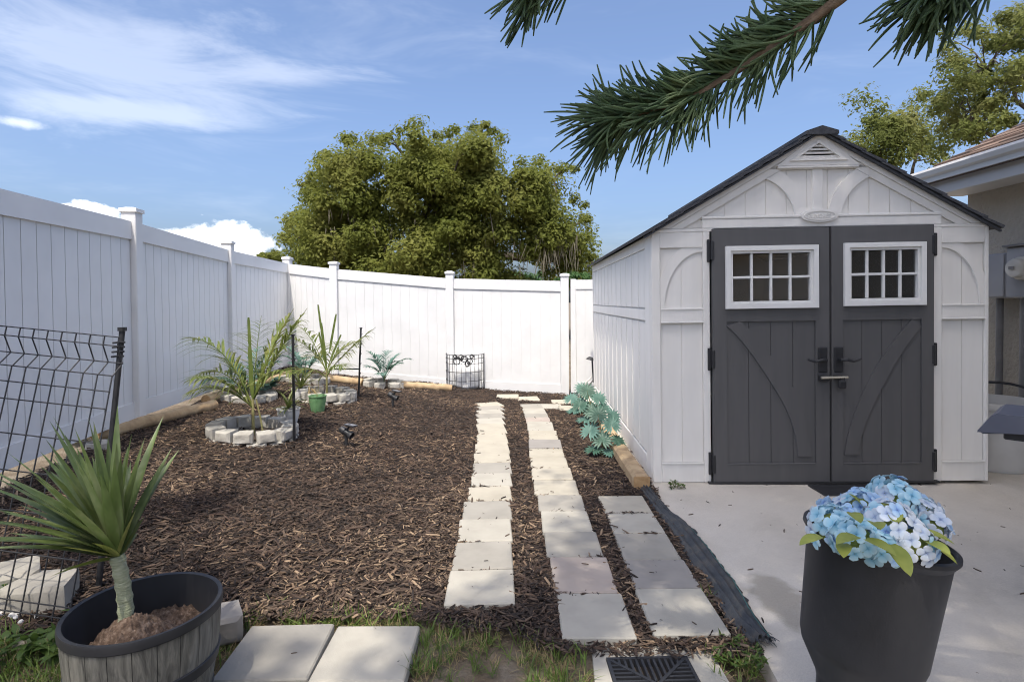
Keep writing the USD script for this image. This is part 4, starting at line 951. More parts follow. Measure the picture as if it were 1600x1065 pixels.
for s in rowz:
    o_ = BR + hd_ * s + nv * (vb(s) - .006); obj(t, 'cross_wire', tube(A([o_ - wd * .008, o_ + wd * .45, o_ + wd * .89]), .0030, 6), 'black_metal', True)
pb, pt = G(150, 926), P(191, 517, 2.70)
t = thing('fence_post', 'slanting black metal post at the right end of the wire panel', 'post', loc=tuple(pb))
obj(t, 'post', tube(A([pb - A([0, 0, .1]), (pb + pt) / 2, pt]), .013, 10), 'black_metal', True); obj(t, 'cap', tube(A([pt, pt + A([0, 0, .018])]), .02, 10), 'black_metal')
for k in range(4): q = pb + (pt - pb) * (.9 + .018 * k); obj(t, 'clip', tube(A([q + A([-.03, -.012, 0]), q + A([.004, -.018, .004]), q + A([.02, 0, .002])]), .005, 6), 'black_metal')

# retaining blocks, gravel and rock at the far left
def block(name, label, c, w, d, h, yaw, m='wall_block', seed=0, z=None):
    rr = random.Random(seed); v, f = stone(rr, w, d, h)
    single(name, xf((v, f), M4(rotz(yaw), (c[0], c[1], (float(gz(c[0], c[1])) if z is None else z) + h / 2 - .01))), m, label, 'stone', 35)
block('retaining_block', 'wide grey retaining block behind the wire panel, left of the barrel', G(70, 945), .26, .17, .13, .15, 'paver_grey', seed=21)
block('retaining_block', 'darker grey retaining block touching the wide one at the left edge', G(18, 925) , .24, .18, .13, .5, 'paver_grey', seed=22)
block('paver_stone', 'dark grey block leaning against the right side of the barrel planter', G(348, 990), .16, .14, .11, .4, 'paver_dull', seed=23)
block('paver_stone', 'pale stone lying by the log behind the wire panel', G(158, 700), .18, .12, .07, .1, 'wall_block', seed=24)
c = G(40, 1010); m = trimesh.creation.icosphere(3, 1.0); v = m.vertices * [.042, .035, .027]; v = v * (1 + .25 * (meshkit.noise(v * 40)[:, None] - .5))
single('river_rock', (v + c + A([0, 0, .016]), m.faces), 'river_rock', 'small rounded tan rock on the ground in front of the wire panel', 'rock', True)
def gravel():
    r = np.random.default_rng(3); n = 420; c = G(8, 948)
    x = c[0] + r.normal(0, .075, n); y = c[1] + r.normal(0, .06, n); s = r.uniform(.006, .014, n)
    m = trimesh.creation.icosphere(1, 1.0); v = m.vertices * (1 + .4 * (meshkit.noise(m.vertices * 2)[:, None] - .5))
    instancer('white_gravel', 'small patch of white gravel at the left edge under the wire panel', 'gravel', [('pebble', (v, m.faces), 'gravel_white', False)], np.stack([x, y, gz(x, y) + .028], 1), quat(r.uniform(0, 6, n), r.uniform(0, 6, n), r.uniform(0, 6, n)), np.zeros(n), np.stack([s, s * .8, s * .6], 1))
gravel()

# ------------------------------------------------------------------ barrel planter and yucca
bc = P(226, 946, 1.87); brz = bc[2]; bc = A([bc[0], bc[1], 0.0]); brr = .232
bz0 = brz - .35
t = thing('barrel_planter', 'half-barrel planter of dark weathered plastic wood grain at the lower left', 'planter', loc=(bc[0], bc[1], bz0))
def brad(z): q = (z - bz0) / .35; return brr * (.80 + .17 * q + .05 * math.sin(q * PI * .9))
ns = 22
for k in range(ns):
    a0_, a1_ = 2 * PI * k / ns + .004, 2 * PI * (k + 1) / ns - .004; v = []; zz = np.linspace(bz0, brz - .03, 9)
    for z in zz:
        r = brad(z)
        for a in np.linspace(a0_, a1_, 5): v.append((bc[0] + r * math.cos(a), bc[1] + r * math.sin(a), z))
    f = [(i * 5 + j, i * 5 + j + 1, (i + 1) * 5 + j + 1, (i + 1) * 5 + j) for i in range(8) for j in range(4)]
    obj(t, 'stave', (A(v), A(f)), 'barrel')
obj(t, 'liner', lathe([(brad(z) - .004, z) for z in np.linspace(bz0, brz - .03, 8)], 48, (bc[0], bc[1], 0)), 'black_plastic', True)
obj(t, 'rim', lathe([(brad(brz) * .985, brz - .026), (brad(brz) * 1.02, brz - .026), (brad(brz) * 1.025, brz - .005), (brad(brz) * 1.015, brz + .004), (brad(brz) * .96, brz + .002), (brad(brz) * .945, brz - .03), (brad(brz) * .90, brz - .16)], 56, (bc[0], bc[1], 0)), 'black_plastic', 40)
for (za, zb) in ((.145, .185), (.02, .05)):
    bp = obj(t, 'band', lathe([(brad(bz0 + za) + .001, bz0 + za), (brad(bz0 + za) + .006, bz0 + za + .003), (brad(bz0 + zb) + .006, bz0 + zb - .003), (brad(bz0 + zb) + .001, bz0 + zb)], 56, (bc[0], bc[1], 0)), 'black_plastic', 40)
    for a in (-1.05, -.95): z = bz0 + (za + zb) / 2; obj(t, 'rivet', trimesh.creation.icosphere(2, .009).apply_translation([bc[0] + (brad(z) + .006) * math.cos(a), bc[1] + (brad(z) + .006) * math.sin(a), z]), 'black_plastic', True, under=bp)
sr = brad(brz) * .93
th_, ra_ = np.meshgrid(np.linspace(0, 2 * PI, 141)[:-1], np.linspace(0, 1, 52), indexing='ij'); X = bc[0] + sr * ra_ * np.cos(th_); Y = bc[1] + sr * ra_ * np.sin(th_)
mound = .11 * np.exp(-(((X - bc[0] + .01) / .12) ** 2 + ((Y - bc[1] + .05) / .10) ** 2)) - .05 * ((X - bc[0]) / sr) ** 2
Z = brz - .115 + mound + .022 * (meshkit.fbm(np.stack([X * 22, Y * 22, 0 * X], -1), 4, 2) - .5) + .022 * (meshkit.noise(np.stack([X * 75, Y * 75, 0 * X], -1)) - .5) + .012 * (meshkit.noise(np.stack([X * 190, Y * 190, 0 * X], -1), 4) - .5)
n1, n2 = X.shape; f = [(i * n2 + j, ((i + 1) % n1) * n2 + j, ((i + 1) % n1) * n2 + j + 1, i * n2 + j + 1) for i in range(n1) for j in range(n2 - 1)]
obj(t, 'soil', (np.stack([X, Y, Z], -1).reshape(-1, 3), A(f)), 'potting_soil', True)
yb = A([bc[0] - .035, bc[1] - .045, brz - .05]); yt = P(183, 868, 1.83)
t = thing('yucca_plant', 'dark green sword-leaved yucca leaning out of the barrel planter', 'plant', loc=tuple(yb))
k_ = 22; sp_ = A([yb - A([0, 0, .06]) + (yt - yb + A([0, 0, .06])) * (i / k_) + A([.012 * math.sin(PI * i / k_), 0, 0]) for i in range(k_ + 1)])
obj(t, 'stem', tube(sp_, .0225 + .003 * (np.arange(k_ + 1) % 3 == 0) - .002 * np.arange(k_ + 1) / k_, 14), 'yucca_stem', 50)
rr = random.Random(12); axis = nrm(A([-.52, .10, 1]))
sd = nrm(np.cross(axis, [0, 1, 0])); sd2 = np.cross(axis, sd)
for k in range(72):
    a = k * 2.399 + rr.uniform(-.2, .2); q = k / 72
    e = math.radians(5 + 54 * (1 - q) ** .8 + rr.uniform(-6, 6)) if k > 4 else math.radians(rr.uniform(55, 85))
    d = axis * math.cos(e) + (sd * math.cos(a) + sd2 * math.sin(a)) * math.sin(e) + A([-.08, 0, .05])
    d = nrm(d)
    if d[0] > .08: d[0] = .08 + (d[0] - .08) * .22
    Lf = rr.uniform(.32, .48) * (1 if q > .12 else .5)
    young = q < .10
    obj(t, 'leaf', leaf(yt + axis * (.05 * q - .01), d, Lf, 0.038 if not young else .03, rr.uniform(.05, .35), 9, .30, lambda s: (.55 + 1.6 * s if s < .28 else 1.0 * (1 - ((s - .28) / .72) ** 1.7)) + .01), 'yucca_young' if young else 'yucca_leaf', True)

# ------------------------------------------------------------------ tall black planter with hydrangeas
pcx = P(1372, 836, 1.80)
til = math.radians(8.0)
Rt = roty(til)
h_ = .645
prof = [(.001, -h_), (.10, -h_), (.104, -h_ + .01), (.112, -.50), (.120, -.475), (.172, -.385), (.180, -.355), (.200, -.03), (.208, -.02), (.216, -.008), (.215, .004), (.206, .008), (.197, .0), (.191, -.06), (.001, -.075)]
base_w = pcx + Rt @ A([0, 0, -h_])
t = thing('tall_planter', 'tall tilted matte black planter with a narrow foot on the concrete at the lower right', 'planter', loc=tuple(base_w))
obj(t, 'body', xf(lathe(prof[:10], 64), M4(Rt, pcx)), 'black_plastic', 30)
obj(t, 'rim', xf(lathe(prof[9:13], 64), M4(Rt, pcx)), 'black_plastic', 40)
obj(t, 'inside', xf(lathe(prof[12:], 64), M4(Rt, pcx)), 'dark_inside', 40)
fz = .006
if base_w[2] > .03: pass
hy = thing('hydrangea_bouquet', 'blue hydrangea heads with yellow-green leaves filling the tall black planter', 'flowers', loc=tuple(pcx))
def floret(rad, rr):
    vs, fs, uv = [], [], []; n0 = 0; ph = rr.uniform(0, PI)
    for k in range(4):
        a = ph + k * PI / 2 + rr.uniform(-.15, .15); c, s = math.cos(a), math.sin(a)
        rows = [(0.04, .05), (.35, .42), (.7, .52), (.95, .36), (1.04, .10)]
        for (r, w) in rows:
            for q in (-1, 0, 1):
                x, y = r * rad, q * w * rad; z = .16 * rad * math.sin(r * 2.4) - .10 * rad * q * q + rr.uniform(-.03, .03) * rad + (k % 2) * .03 * rad
                vs.append((x * c - y * s, x * s + y * c, z)); uv.append((r / 1.05, 0))
        for i in range(len(rows) - 1):
            for j in range(2):
                b = n0 + i * 3 + j; fs += [(b, b + 3, b + 4), (b, b + 4, b + 1)]
        n0 += len(rows) * 3
    return A(vs), A(fs), A(uv)
heads = [(u_ * .93 + 1372 * .07, v_ * .93 + 812 * .07 + 14, y_ + .05, r_ * .82, t_) for (u_, v_, y_, r_, t_) in [(1298, 812, 1.66, .085, 'teal'), (1345, 786, 1.72, .085, 'blue'), (1396, 762, 1.80, .088, 'teal'), (1440, 792, 1.80, .085, 'pale'), (1390, 806, 1.62, .088, 'pale'), (1335, 830, 1.58, .078, 'teal'), (1425, 838, 1.58, .082, 'pale'), (1375, 846, 1.56, .06, 'teal'), (1462, 812, 1.74, .06, 'pale'), (1300, 795, 1.80, .07, 'blue'), (1350, 778, 1.90, .08, 'blue'), (1425, 775, 1.92, .07, 'blue')]]
rr = random.Random(21)
for (u, v, Y, r, tone) in heads:
    c = P(u, v, Y)
    core = trimesh.creation.icosphere(2, r * .66).apply_translation(c); hp = obj(hy, 'flower_head', core, 'petal_leaf', True)
    n = int(42 * (r / .085) ** 2)
    for k in range(n):
        z = 1 - 1.5 * (k + .5) / n; a = k * 2.399; d = A([math.sqrt(max(0, 1 - z * z)) * math.cos(a), math.sqrt(max(0, 1 - z * z)) * math.sin(a), z]) + A([rr.uniform(-.12, .12) for _ in range(3)])
        d = nrm(d); s = nrm(np.cross(d, [0, 0, 1.0]) + A([1e-6, 0, 0])); R = np.stack([s, np.cross(d, s), d], 1) @ rotx(rr.uniform(-.3, .3)) @ roty(rr.uniform(-.3, .3))
        fv, ff, uv = floret(rr.uniform(.022, .029), rr)
        obj(hy, 'floret', (fv @ R.T + c + d * r * rr.uniform(.86, 1.06), ff), 'petal_' + (tone if rr.random() < .75 else rr.choice(['blue', 'teal', 'pale'])), True, uv=uv, under=hp)
for (u, v, Y, az_, el, L) in [(1340, 838, 1.55, 200, 10, .10), (1352, 842, 1.53, 300, 5, .10), (1392, 850, 1.52, 275, -25, .11), (1283, 838, 1.60, 190, 0, .09), (1356, 800, 1.72, 150, 55, .09), (1412, 812, 1.62, 120, 40, .09), (1400, 815, 1.6, 60, 30, .08), (1440, 830, 1.62, 330, 0, .1), (1455, 850, 1.6, 320, -20, .09), (1345, 800, 1.82, 140, 40, .09), (1330, 800, 1.60, 260, 10, .08), (1448, 845, 1.58, 280, 10, .09), (1318, 848, 1.56, 240, 0, .08), (1365, 815, 1.57, 250, 20, .09)]:
    a, e = math.radians(az_), math.radians(el)
    obj(hy, 'leaf', leaf(P(u, v, Y), (math.cos(a) * math.cos(e), math.sin(a) * math.cos(e), math.sin(e)), L * .8, L * .56, .5, 8, .22, lambda s: math.sin(PI * min(1, s * .93 + .07)) ** .7 * (1 - .35 * s) + .02), 'petal_leaf', True)

# ------------------------------------------------------------------ weed fabric, drain, grass, litter
le = [(997, 764), (1031, 813), (1067, 871), (1101, 917), (1140, 981), (1178, 1012)]; re = [(1016, 768), (1052, 808), (1085, 830), (1118, 872), (1153, 922), (1183, 972), (1207, 1008)]
def resample(px, n):
    q = A([G(*p_)[:2] for p_ in px]); s = np.r_[0, np.cumsum(np.linalg.norm(np.diff(q, axis=0), axis=1))]; t_ = np.linspace(0, s[-1], n); return np.stack([np.interp(t_, s, q[:, i]) for i in (0, 1)], 1)
nl_, nw_ = 70, 14; LE, RE = resample(le, nl_), resample(re, nl_)
fab = np.zeros((nl_, nw_, 3)); r_ = np.random.default_rng(5)
for j in range(nw_):
    q = j / (nw_ - 1); xy = LE * (1 - q) + RE * q; fab[:, j, :2] = xy
    fab[:, j, 2] = .014 + .020 * math.sin(PI * q) ** .8 + .018 * meshkit.fbm(np.stack([xy[:, 0] * 30, xy[:, 1] * 6, 0 * xy[:, 0]], 1), 3, 4) + .012 * np.sin(q * 22 + xy[:, 1] * 3)
fab[:, -1, 2] = .013; fab[:, 0, 2] = .012
fab[:, :, :2] += r_.normal(0, .0016, (nl_, nw_, 2)); fab[:, -1, :2] += r_.normal(0, .006, (nl_, 2))
t = thing('weed_fabric', 'strip of crumpled black weed barrier fabric along the edge of the concrete', 'fabric', loc=(*LE[nl_ // 2], 0))
f = [(i * nw_ + j, (i + 1) * nw_ + j, (i + 1) * nw_ + j + 1, i * nw_ + j + 1) for i in range(nl_ - 1) for j in range(nw_ - 1)]
obj(t, 'sheet', (fab.reshape(-1, 3), A(f)), 'silt_fabric', True)
obj(t, 'thread', tube(fab[:, -3] + A([0, 0, .004]), .0016, 4), 'teal_thread')
fz_ = []
for k in range(34): q = fab[0, 0] * 0 + fab[-1, r_.integers(0, nw_)]; e = q + A([r_.uniform(-.01, .03), r_.uniform(-.035, -.005), r_.uniform(-.008, .012)]); fz_.append(tube(A([q, (q + e) / 2 + A([0, 0, .006]), e]), .0014, 4))
obj(t, 'frayed_end', fz_, 'silt_fabric')
dc = [G(u, v, 0)[:2] for u, v in ((947, 1030), (1073, 1027), (1092, 1066))]
ce = (dc[0] + dc[1]) / 2; wx = dc[1] - dc[0]; gw = np.linalg.norm(wx); ya = math.atan2(wx[1], wx[0])
dctr = ce + A([math.sin(ya), -math.cos(ya)]) * gw / 2
Rg = M4(rotz(ya), (dctr[0], dctr[1], .0))
t = thing('drain_surround', 'rough square concrete collar around the black drain grate', 'drain collar', loc=(dctr[0], dctr[1], 0))
o_ = .10; fr_ = Polygon([(-gw / 2 - o_, -gw / 2 - o_), (gw / 2 + o_, -gw / 2 - o_), (gw / 2 + o_ + .01, gw / 2 + .8 * o_), (gw / 2 - .03, gw / 2 + o_ * 1.2), (-gw / 2 - .4 * o_, gw / 2 + o_)]).difference(sbox(-gw / 2 - .002, -gw / 2 - .002, gw / 2 + .002, gw / 2 + .002))
obj(t, 'collar', [xf(m, Rg) for m in slab(fr_, -.06, .004)], 'paver_pale')
t = thing('drain_grate', 'square black plastic drain grate with slots in four directions at the bottom edge', 'drain grate', loc=(dctr[0], dctr[1], 0))
hw = gw / 2
obj(t, 'frame', [xf(m, Rg) for m in slab(sbox(-hw, -hw, hw, hw).difference(sbox(-hw + .012, -hw + .012, hw - .012, hw - .012)), -.03, .010)], 'black_plastic')
for a in (PI / 4, -PI / 4): obj(t, 'diagonal_bar', xf(box(-hw * 1.36, hw * 1.36, -.006, .006, -.02, .0095), Rg @ M4(rotz(a))), 'black_plastic')
for k in range(13):
    x = -hw + .012 + (2 * hw - .024) * (k + .5) / 13; 
    y0 = max(abs(x), hw * .12)
    for s in (-1, 1):
        obj(t, 'slat', xf(box(x - .0045, x + .0045, min(s * y0, s * (hw - .01)), max(s * y0, s * (hw - .01)), -.018, .0085), Rg), 'black_plastic')
        obj(t, 'slat', xf(box(min(s * y0, s * (hw - .01)), max(s * y0, s * (hw - .01)), x - .0045, x + .0045, -.018, .0075), Rg), 'black_plastic')
obj(t, 'sump', xf(box(-hw + .002, hw - .002, -hw + .002, hw - .002, -.08, -.05), Rg), 'dark_inside')

def tuft(seed, n, h, w, curl):
    r = random.Random(seed); ms = []
    for k in range(n):
        a = r.uniform(0, 2 * PI); e = math.radians(r.uniform(35, 88)); ms.append(leaf((r.uniform(-.018, .018), r.uniform(-.018, .018), 0), (math.cos(a) * math.cos(e), math.sin(a) * math.cos(e), math.sin(e)), h * r.uniform(.5, 1.1), w, r.uniform(.3, curl), 4, .3))
    return join(ms)
def grass():
    r = np.random.default_rng(11); n = 9000
    x = r.uniform(-2.6, 1.0, n); y = r.uniform(1.1, 2.75, n)
    dens = meshkit.fbm(np.stack([x * 4, y * 4, 0 * x], -1), 3, 1)
    k = (r.random(n) < ss((dens - .38) * 6) * .7 + .06)
    bare = ((x + .12) / .20) ** 2 + ((y - 2.0) / .22) ** 2 < 1; k &= ~(bare & (r.random(n) < .8))
    bad = unary_union([pavers.buffer(.012), slab_poly, Point(bc[0], bc[1]).buffer(brr * .9), affinity.translate(affinity.rotate(sbox(-hw - .08, -hw - .08, hw + .08, hw + .08), math.degrees(ya), origin=(0, 0)), *dctr)])
    k &= ~shapely.contains_xy(bad, x, y)
    inb = shapely.contains_xy(bed, x, y); k &= (~inb) | ((r.random(n) < .05) & shapely.contains_xy(bed.difference(bed.buffer(-.12)), x, y))
    k &= (x < .92)
    x, y = x[k], y[k]; n = len(x)
    protos = [('tuft', tuft(1, 9, .075, .005, 1.2), 'grass_green', True), ('tuft', tuft(2, 7, .11, .006, 1.4), 'grass_green', True), ('tuft', tuft(3, 10, .05, .004, 1.6), 'grass_dry', True), ('tuft', tuft(4, 8, .08, .004, 2.0), 'grass_dry', True)]
    idx = r.choice(4, n, p=[.34, .14, .32, .20]); s = r.uniform(.5, 1.1, n)
    instancer('grass', 'thin patchy grass with dry stems on the bare ground at the bottom edge', 'grass', protos, np.stack([x, y, gz(x, y) - .014], 1), quat(r.uniform(0, 6.28, n), r.normal(0, .12, n), r.normal(0, .12, n)), idx, np.stack([s, s, s], 1))
grass()
def litter():
    r = np.random.default_rng(17); X, Y, Z = [], [], []
    for pl in path_polys:
        a, b, c, d = pl.bounds
        for _ in range(r.poisson(3.6)):
            q = (r.uniform(a, c), r.uniform(b, d))
            if r.random() < .6: e = r.choice([0, 1]); q = ((a if e else c) + r.normal(0, .02), q[1])
            if pl.contains(Point(q)): X.append(q[0]); Y.append(q[1]); Z.append(float(gz(*q)) + .041)
    for _ in range(120):
        q = (r.uniform(.9, 3.6), r.uniform(1.5, 4.3))
        if slab_poly.contains(Point(q)): X.append(q[0]); Y.append(q[1]); Z.append(.009)
    n = len(X); L = r.uniform(.008, .05, n) * np.where(r.random(n) < .5, .5, 1)
    h = hull([(a * .5, b * .5, c * .5) for a, b in ((-1, .2), (-.9, -.4), (1, .1), (.8, -.5), (0, .6)) for c in (-.5, .5)])
    instancer('bark_litter', 'stray bark chips scattered on the pavers and the concrete', 'bark chips', [('chip', (h.vertices, h.faces), 'bark_dark', False), ('chip', (h.vertices, h.faces), 'bark_brown', False)], np.stack([X, Y, Z], 1), quat(r.uniform(0, 6.28, n), 0 * L, 0 * L), r.integers(0, 2, n), np.stack([L, L * .3, L * .2], 1))
litter()

# ------------------------------------------------------------------ trees
def leafcloud(rng, centers, radii, counts, size, up=.3):
    V = []
    for c, r, n in zip(centers, radii, counts):
        d = rng.normal(size=(n, 3)); d /= np.linalg.norm(d, axis=1, keepdims=True)
        rad = r * rng.uniform(.1, 1, n) ** .6 * (.55 + .95 * meshkit.noise(d * 2.2 + c, 3))
        p = c + d * rad[:, None] * A([1, 1, .8])
        nn = d * .9 + rng.normal(0, .45, (n, 3)) + A([0, -.15, up + .25]); nn /= np.linalg.norm(nn, axis=1, keepdims=True)
        s = np.cross(nn, rng.normal(size=(n, 3))); s /= np.linalg.norm(s, axis=1, keepdims=True); t_ = np.cross(nn, s)
        L = size * rng.uniform(.6, 1.3, n)[:, None]; W = L * rng.uniform(.35, .6, n)[:, None]
        V.append(np.stack([p - s * L, p + t_ * W + nn * L * .2, p + s * L, p - t_ * W + nn * L * .2], 1))
    V = np.concatenate(V); n = len(V); b = np.arange(n)[:, None] * 4
    return V.reshape(-1, 3), np.vstack([b + [0, 1, 2], b + [0, 2, 3]])
def limb(a, b, r0, r1, rng, n=7, wob=.08):
    a, b = A(a), A(b); L = np.linalg.norm(b - a); pts = [a + (b - a) * (i / n) + (rng.normal(0, wob * L / n * 2, 3) if 0 < i < n else 0) + A([0, 0, .10 * L * math.sin(PI * i / n)]) for i in range(n + 1)]
    return tube(A(pts), np.linspace(r0, r1, n + 1), 7)
def tree(name, label, base, th, tr, forks, centers, radii, counts, size, lm, seed, group=None, nlimb=20, bark='oak_bark', extra=None):
    rng = np.random.default_rng(seed); base = A(base); t = thing(name, label, 'tree', loc=tuple(base), group=group)
    top = base + A([0, 0, th]); obj(t, 'trunk', limb(base - A([0, 0, .2]), top, tr, tr * .75, rng, 8, .03), bark, True)
    ends = []
    for f_ in forks: obj(t, 'limb', limb(top - A([0, 0, .15 * th * 0]), f_, tr * .6, tr * .22, rng, 8, .10), bark, True); ends.append(A(f_))
    tw = []
    for i in rng.choice(len(centers), min(nlimb, len(centers)), replace=False):
        c = centers[i]; s = min(ends + [top], key=lambda e: np.linalg.norm(e - c)); tw.append(limb(s, c, tr * .16, tr * .04, rng, 6, .12))
    if tw: obj(t, 'branches', tw, bark, True)
    obj(t, 'crown', leafcloud(rng, centers, radii, counts, size), lm)
    if extra: extra(t, rng)
def oak():
    rng = np.random.default_rng(31); Y0 = 24.0
    outline = Polygon([(450, 415), (444, 345), (470, 295), (497, 245), (520, 215), (575, 212), (615, 216), (640, 192), (700, 200), (778, 194), (806, 238), (860, 250), (888, 262), (912, 320), (932, 372), (922, 440), (900, 486), (880, 486), (868, 420), (835, 420), (815, 486), (725, 486), (715, 440), (690, 440), (680, 486), (455, 486)])
    cs, rs, ns = [], [], []
    tries = 0
    while len(cs) < 235 and tries < 20000:
        tries += 1; u, v = rng.uniform(440, 935), rng.uniform(190, 475); r = rng.uniform(.55, 1.15); rp_ = r * F / Y0
        if not outline.buffer(-rp_ * .72).contains(Point(u, v)): continue
        half = 5.0 * math.sqrt(max(.05, 1 - ((u - 690) / 270) ** 2)) * (1 if v < 400 else .9)
        dy = half * (rng.uniform(-1, .9) if rng.random() < .5 else -rng.uniform(.5, 1)); cs.append(P(u, v, Y0 + dy)); rs.append(r * (Y0 + dy) / Y0); ns.append(int(620 * r * r) + 160)
    ring_ = outline.exterior
    for k in range(110):
        q = ring_.interpolate(rng.uniform(0, ring_.length)); 
        if q.y > 445: continue
        cs.append(P(q.x + (690 - q.x) * .02 + rng.normal(0, 5), q.y + 4 + rng.normal(0, 4), Y0 + rng.uniform(-2.5, 2.5))); rs.append(rng.uniform(.22, .5)); ns.append(int(rng.uniform(50, 150)))
    base = P(662, 470, Y0); base[2] = 0
    def e(t, r):
        ms = []
        for k in range(90):
            u, v = (r.normal(866, 20), r.uniform(365, 400)) if k < 34 else (r.uniform(500, 900), r.uniform(330, 415)); p_ = P(u, v, Y0 - 4.2 + r.uniform(-.5, 1)); L = r.uniform(.2, .95)
            for j in range(3): ms.append(leaf(p_ + r.normal(0, .08, 3), (r.normal(0, .25), r.normal(0, .25), -1), L, .03, .1, 4, .2))
        obj(t, 'hanging_moss', ms, 'moss', kind='stuff')
    tree('oak_tree', 'large spreading oak with olive-green crown behind the back fence', base, 2.2, .55, [P(600, 400, Y0 - 1), P(650, 380, Y0 - 2), P(720, 400, Y0 - 1), P(760, 395, Y0 + 1), P(690, 330, Y0), P(840, 400, Y0 - 1), P(560, 390, Y0)], A(cs), rs, ns, .085, 'oak_leaf', 31, nlimb=60, extra=e)
oak()
def mini(name, label, blobs, Y, base_u, size, lm, seed, th=2.0, tr=.18, dens=900, nl=20, forks=()):
    rng = np.random.default_rng(seed); cs, rs, ns = [], [], []
    for (u, v, rpx) in blobs:
        y = Y + rng.uniform(-.9, .9) * 1.3; r = rpx * Y / F; cs.append(P(u, v, y)); rs.append(r); ns.append(int(dens * max(.15, r * r) * .9) + 50)
    b = P(base_u, 470, Y); b[2] = 0
    tree(name, label, b, th, tr, [P(*f_, Y) for f_ in forks], A(cs), rs, ns, size, lm, seed, nlimb=nl)
rb = random.Random(6)
mini('broadleaf_tree', 'sunlit broadleaf tree behind the shed roof, left of the house roof', [(rb.gauss(1405, 42), rb.gauss(215, 26), rb.uniform(14, 30)) for _ in range(60)], 17, 1400, .062, 'gum_leaf', 41, 3.2, .16, 700, 26, [(1380, 260), (1430, 250), (1400, 230)])
bl = []
for (u, v, su, sv, n) in [(1560, 60, 40, 30, 16), (1500, 110, 26, 40, 14), (1530, 150, 30, 24, 12), (1480, 160, 16, 20, 6), (1580, 120, 22, 26, 7), (1510, 205, 30, 14, 12), (1560, 190, 26, 14, 8), (1600, 30, 30, 26, 10), (1640, 90, 40, 60, 16)]:
    bl += [(rb.gauss(u, su * .6), rb.gauss(v, sv * .6), rb.uniform(12, 26)) for _ in range(n)]
mini('broadleaf_tree', 'tall open-crowned tree at the upper right above the house roof', bl, 13, 1660, .05, 'gum_leaf', 42, 4.0, .13, 900, 60, [(1600, 120), (1540, 110), (1570, 190), (1620, 60), (1510, 200)])
mini('distant_tree', 'small dark tree top showing above the left fence near its rear corner', [(rb.gauss(418, 12), rb.gauss(404, 6), rb.uniform(6, 10)) for _ in range(16)], 26, 418, .08, 'oak_leaf', 43, 1.5, .15, 1400, 5)
mini('distant_tree', 'low green treetop above the back fence below the oak, right of its trunk', [(rb.gauss(815, 22), rb.gauss(436, 5), rb.uniform(7, 11)) for _ in range(20)], 30, 815, .08, 'bush_leaf', 44, 1.5, .15, 1200, 5)
mini('distant_tree', 'bright green bush top between the oak and the shed roof', [(rb.gauss(905, 9), rb.gauss(434, 4), rb.uniform(5, 8)) for _ in range(9)], 20, 905, .06, 'bush_leaf', 45, 1.2, .1, 1600, 3)

# Norfolk pine: its trunk stands right of the view; its drooping branches hang into the picture
def cord_fan(rng, path, n, L, spread, rad, down=.0, tipfan=0, upbias=.5):
    """Cord-like branchlets along a branch; returns one mesh."""
    path = A(path); s = np.r_[0, np.cumsum(np.linalg.norm(np.diff(path, axis=0), axis=1))]; ms = []
    for k in range(n):
        q = rng.random() ** .8 * s[-1] if k > tipfan else s[-1] * rng.uniform(.93, 1)
        p = A([np.interp(q, s, path[:, i]) for i in range(3)]); i = min(len(path) - 2, np.searchsorted(s, q, 'right') - 1); d = nrm(path[i + 1] - path[i])
        side = nrm(np.cross(d, [0, 0, 1])); upv = np.cross(side, d); a = rng.uniform(-PI * .5, PI * .5) * spread + PI / 2
        a = a if rng.random() < upbias else -a
        ln = L * rng.uniform(.55, 1.1) * (1 if q < s[-1] * .9 else 1.1)
        v = nrm(d * rng.uniform(.35, 1.15) + (side * math.cos(a) + upv * math.sin(a)) * rng.uniform(.5, 1.0))
        pts = [p]
        c1 = rng.normal(0, .32, 3)
        for j in range(7):
            v = nrm(v + c1 * .25 + d * .10 + A([0, 0, -down * .16])); pts.append(pts[-1] + v * ln / 7)
        ms.append(tube(A(pts), rad * A([.8, 1, 1, 1, 1, .95, .85, .5]), 6, cap=True))
    return join(ms)
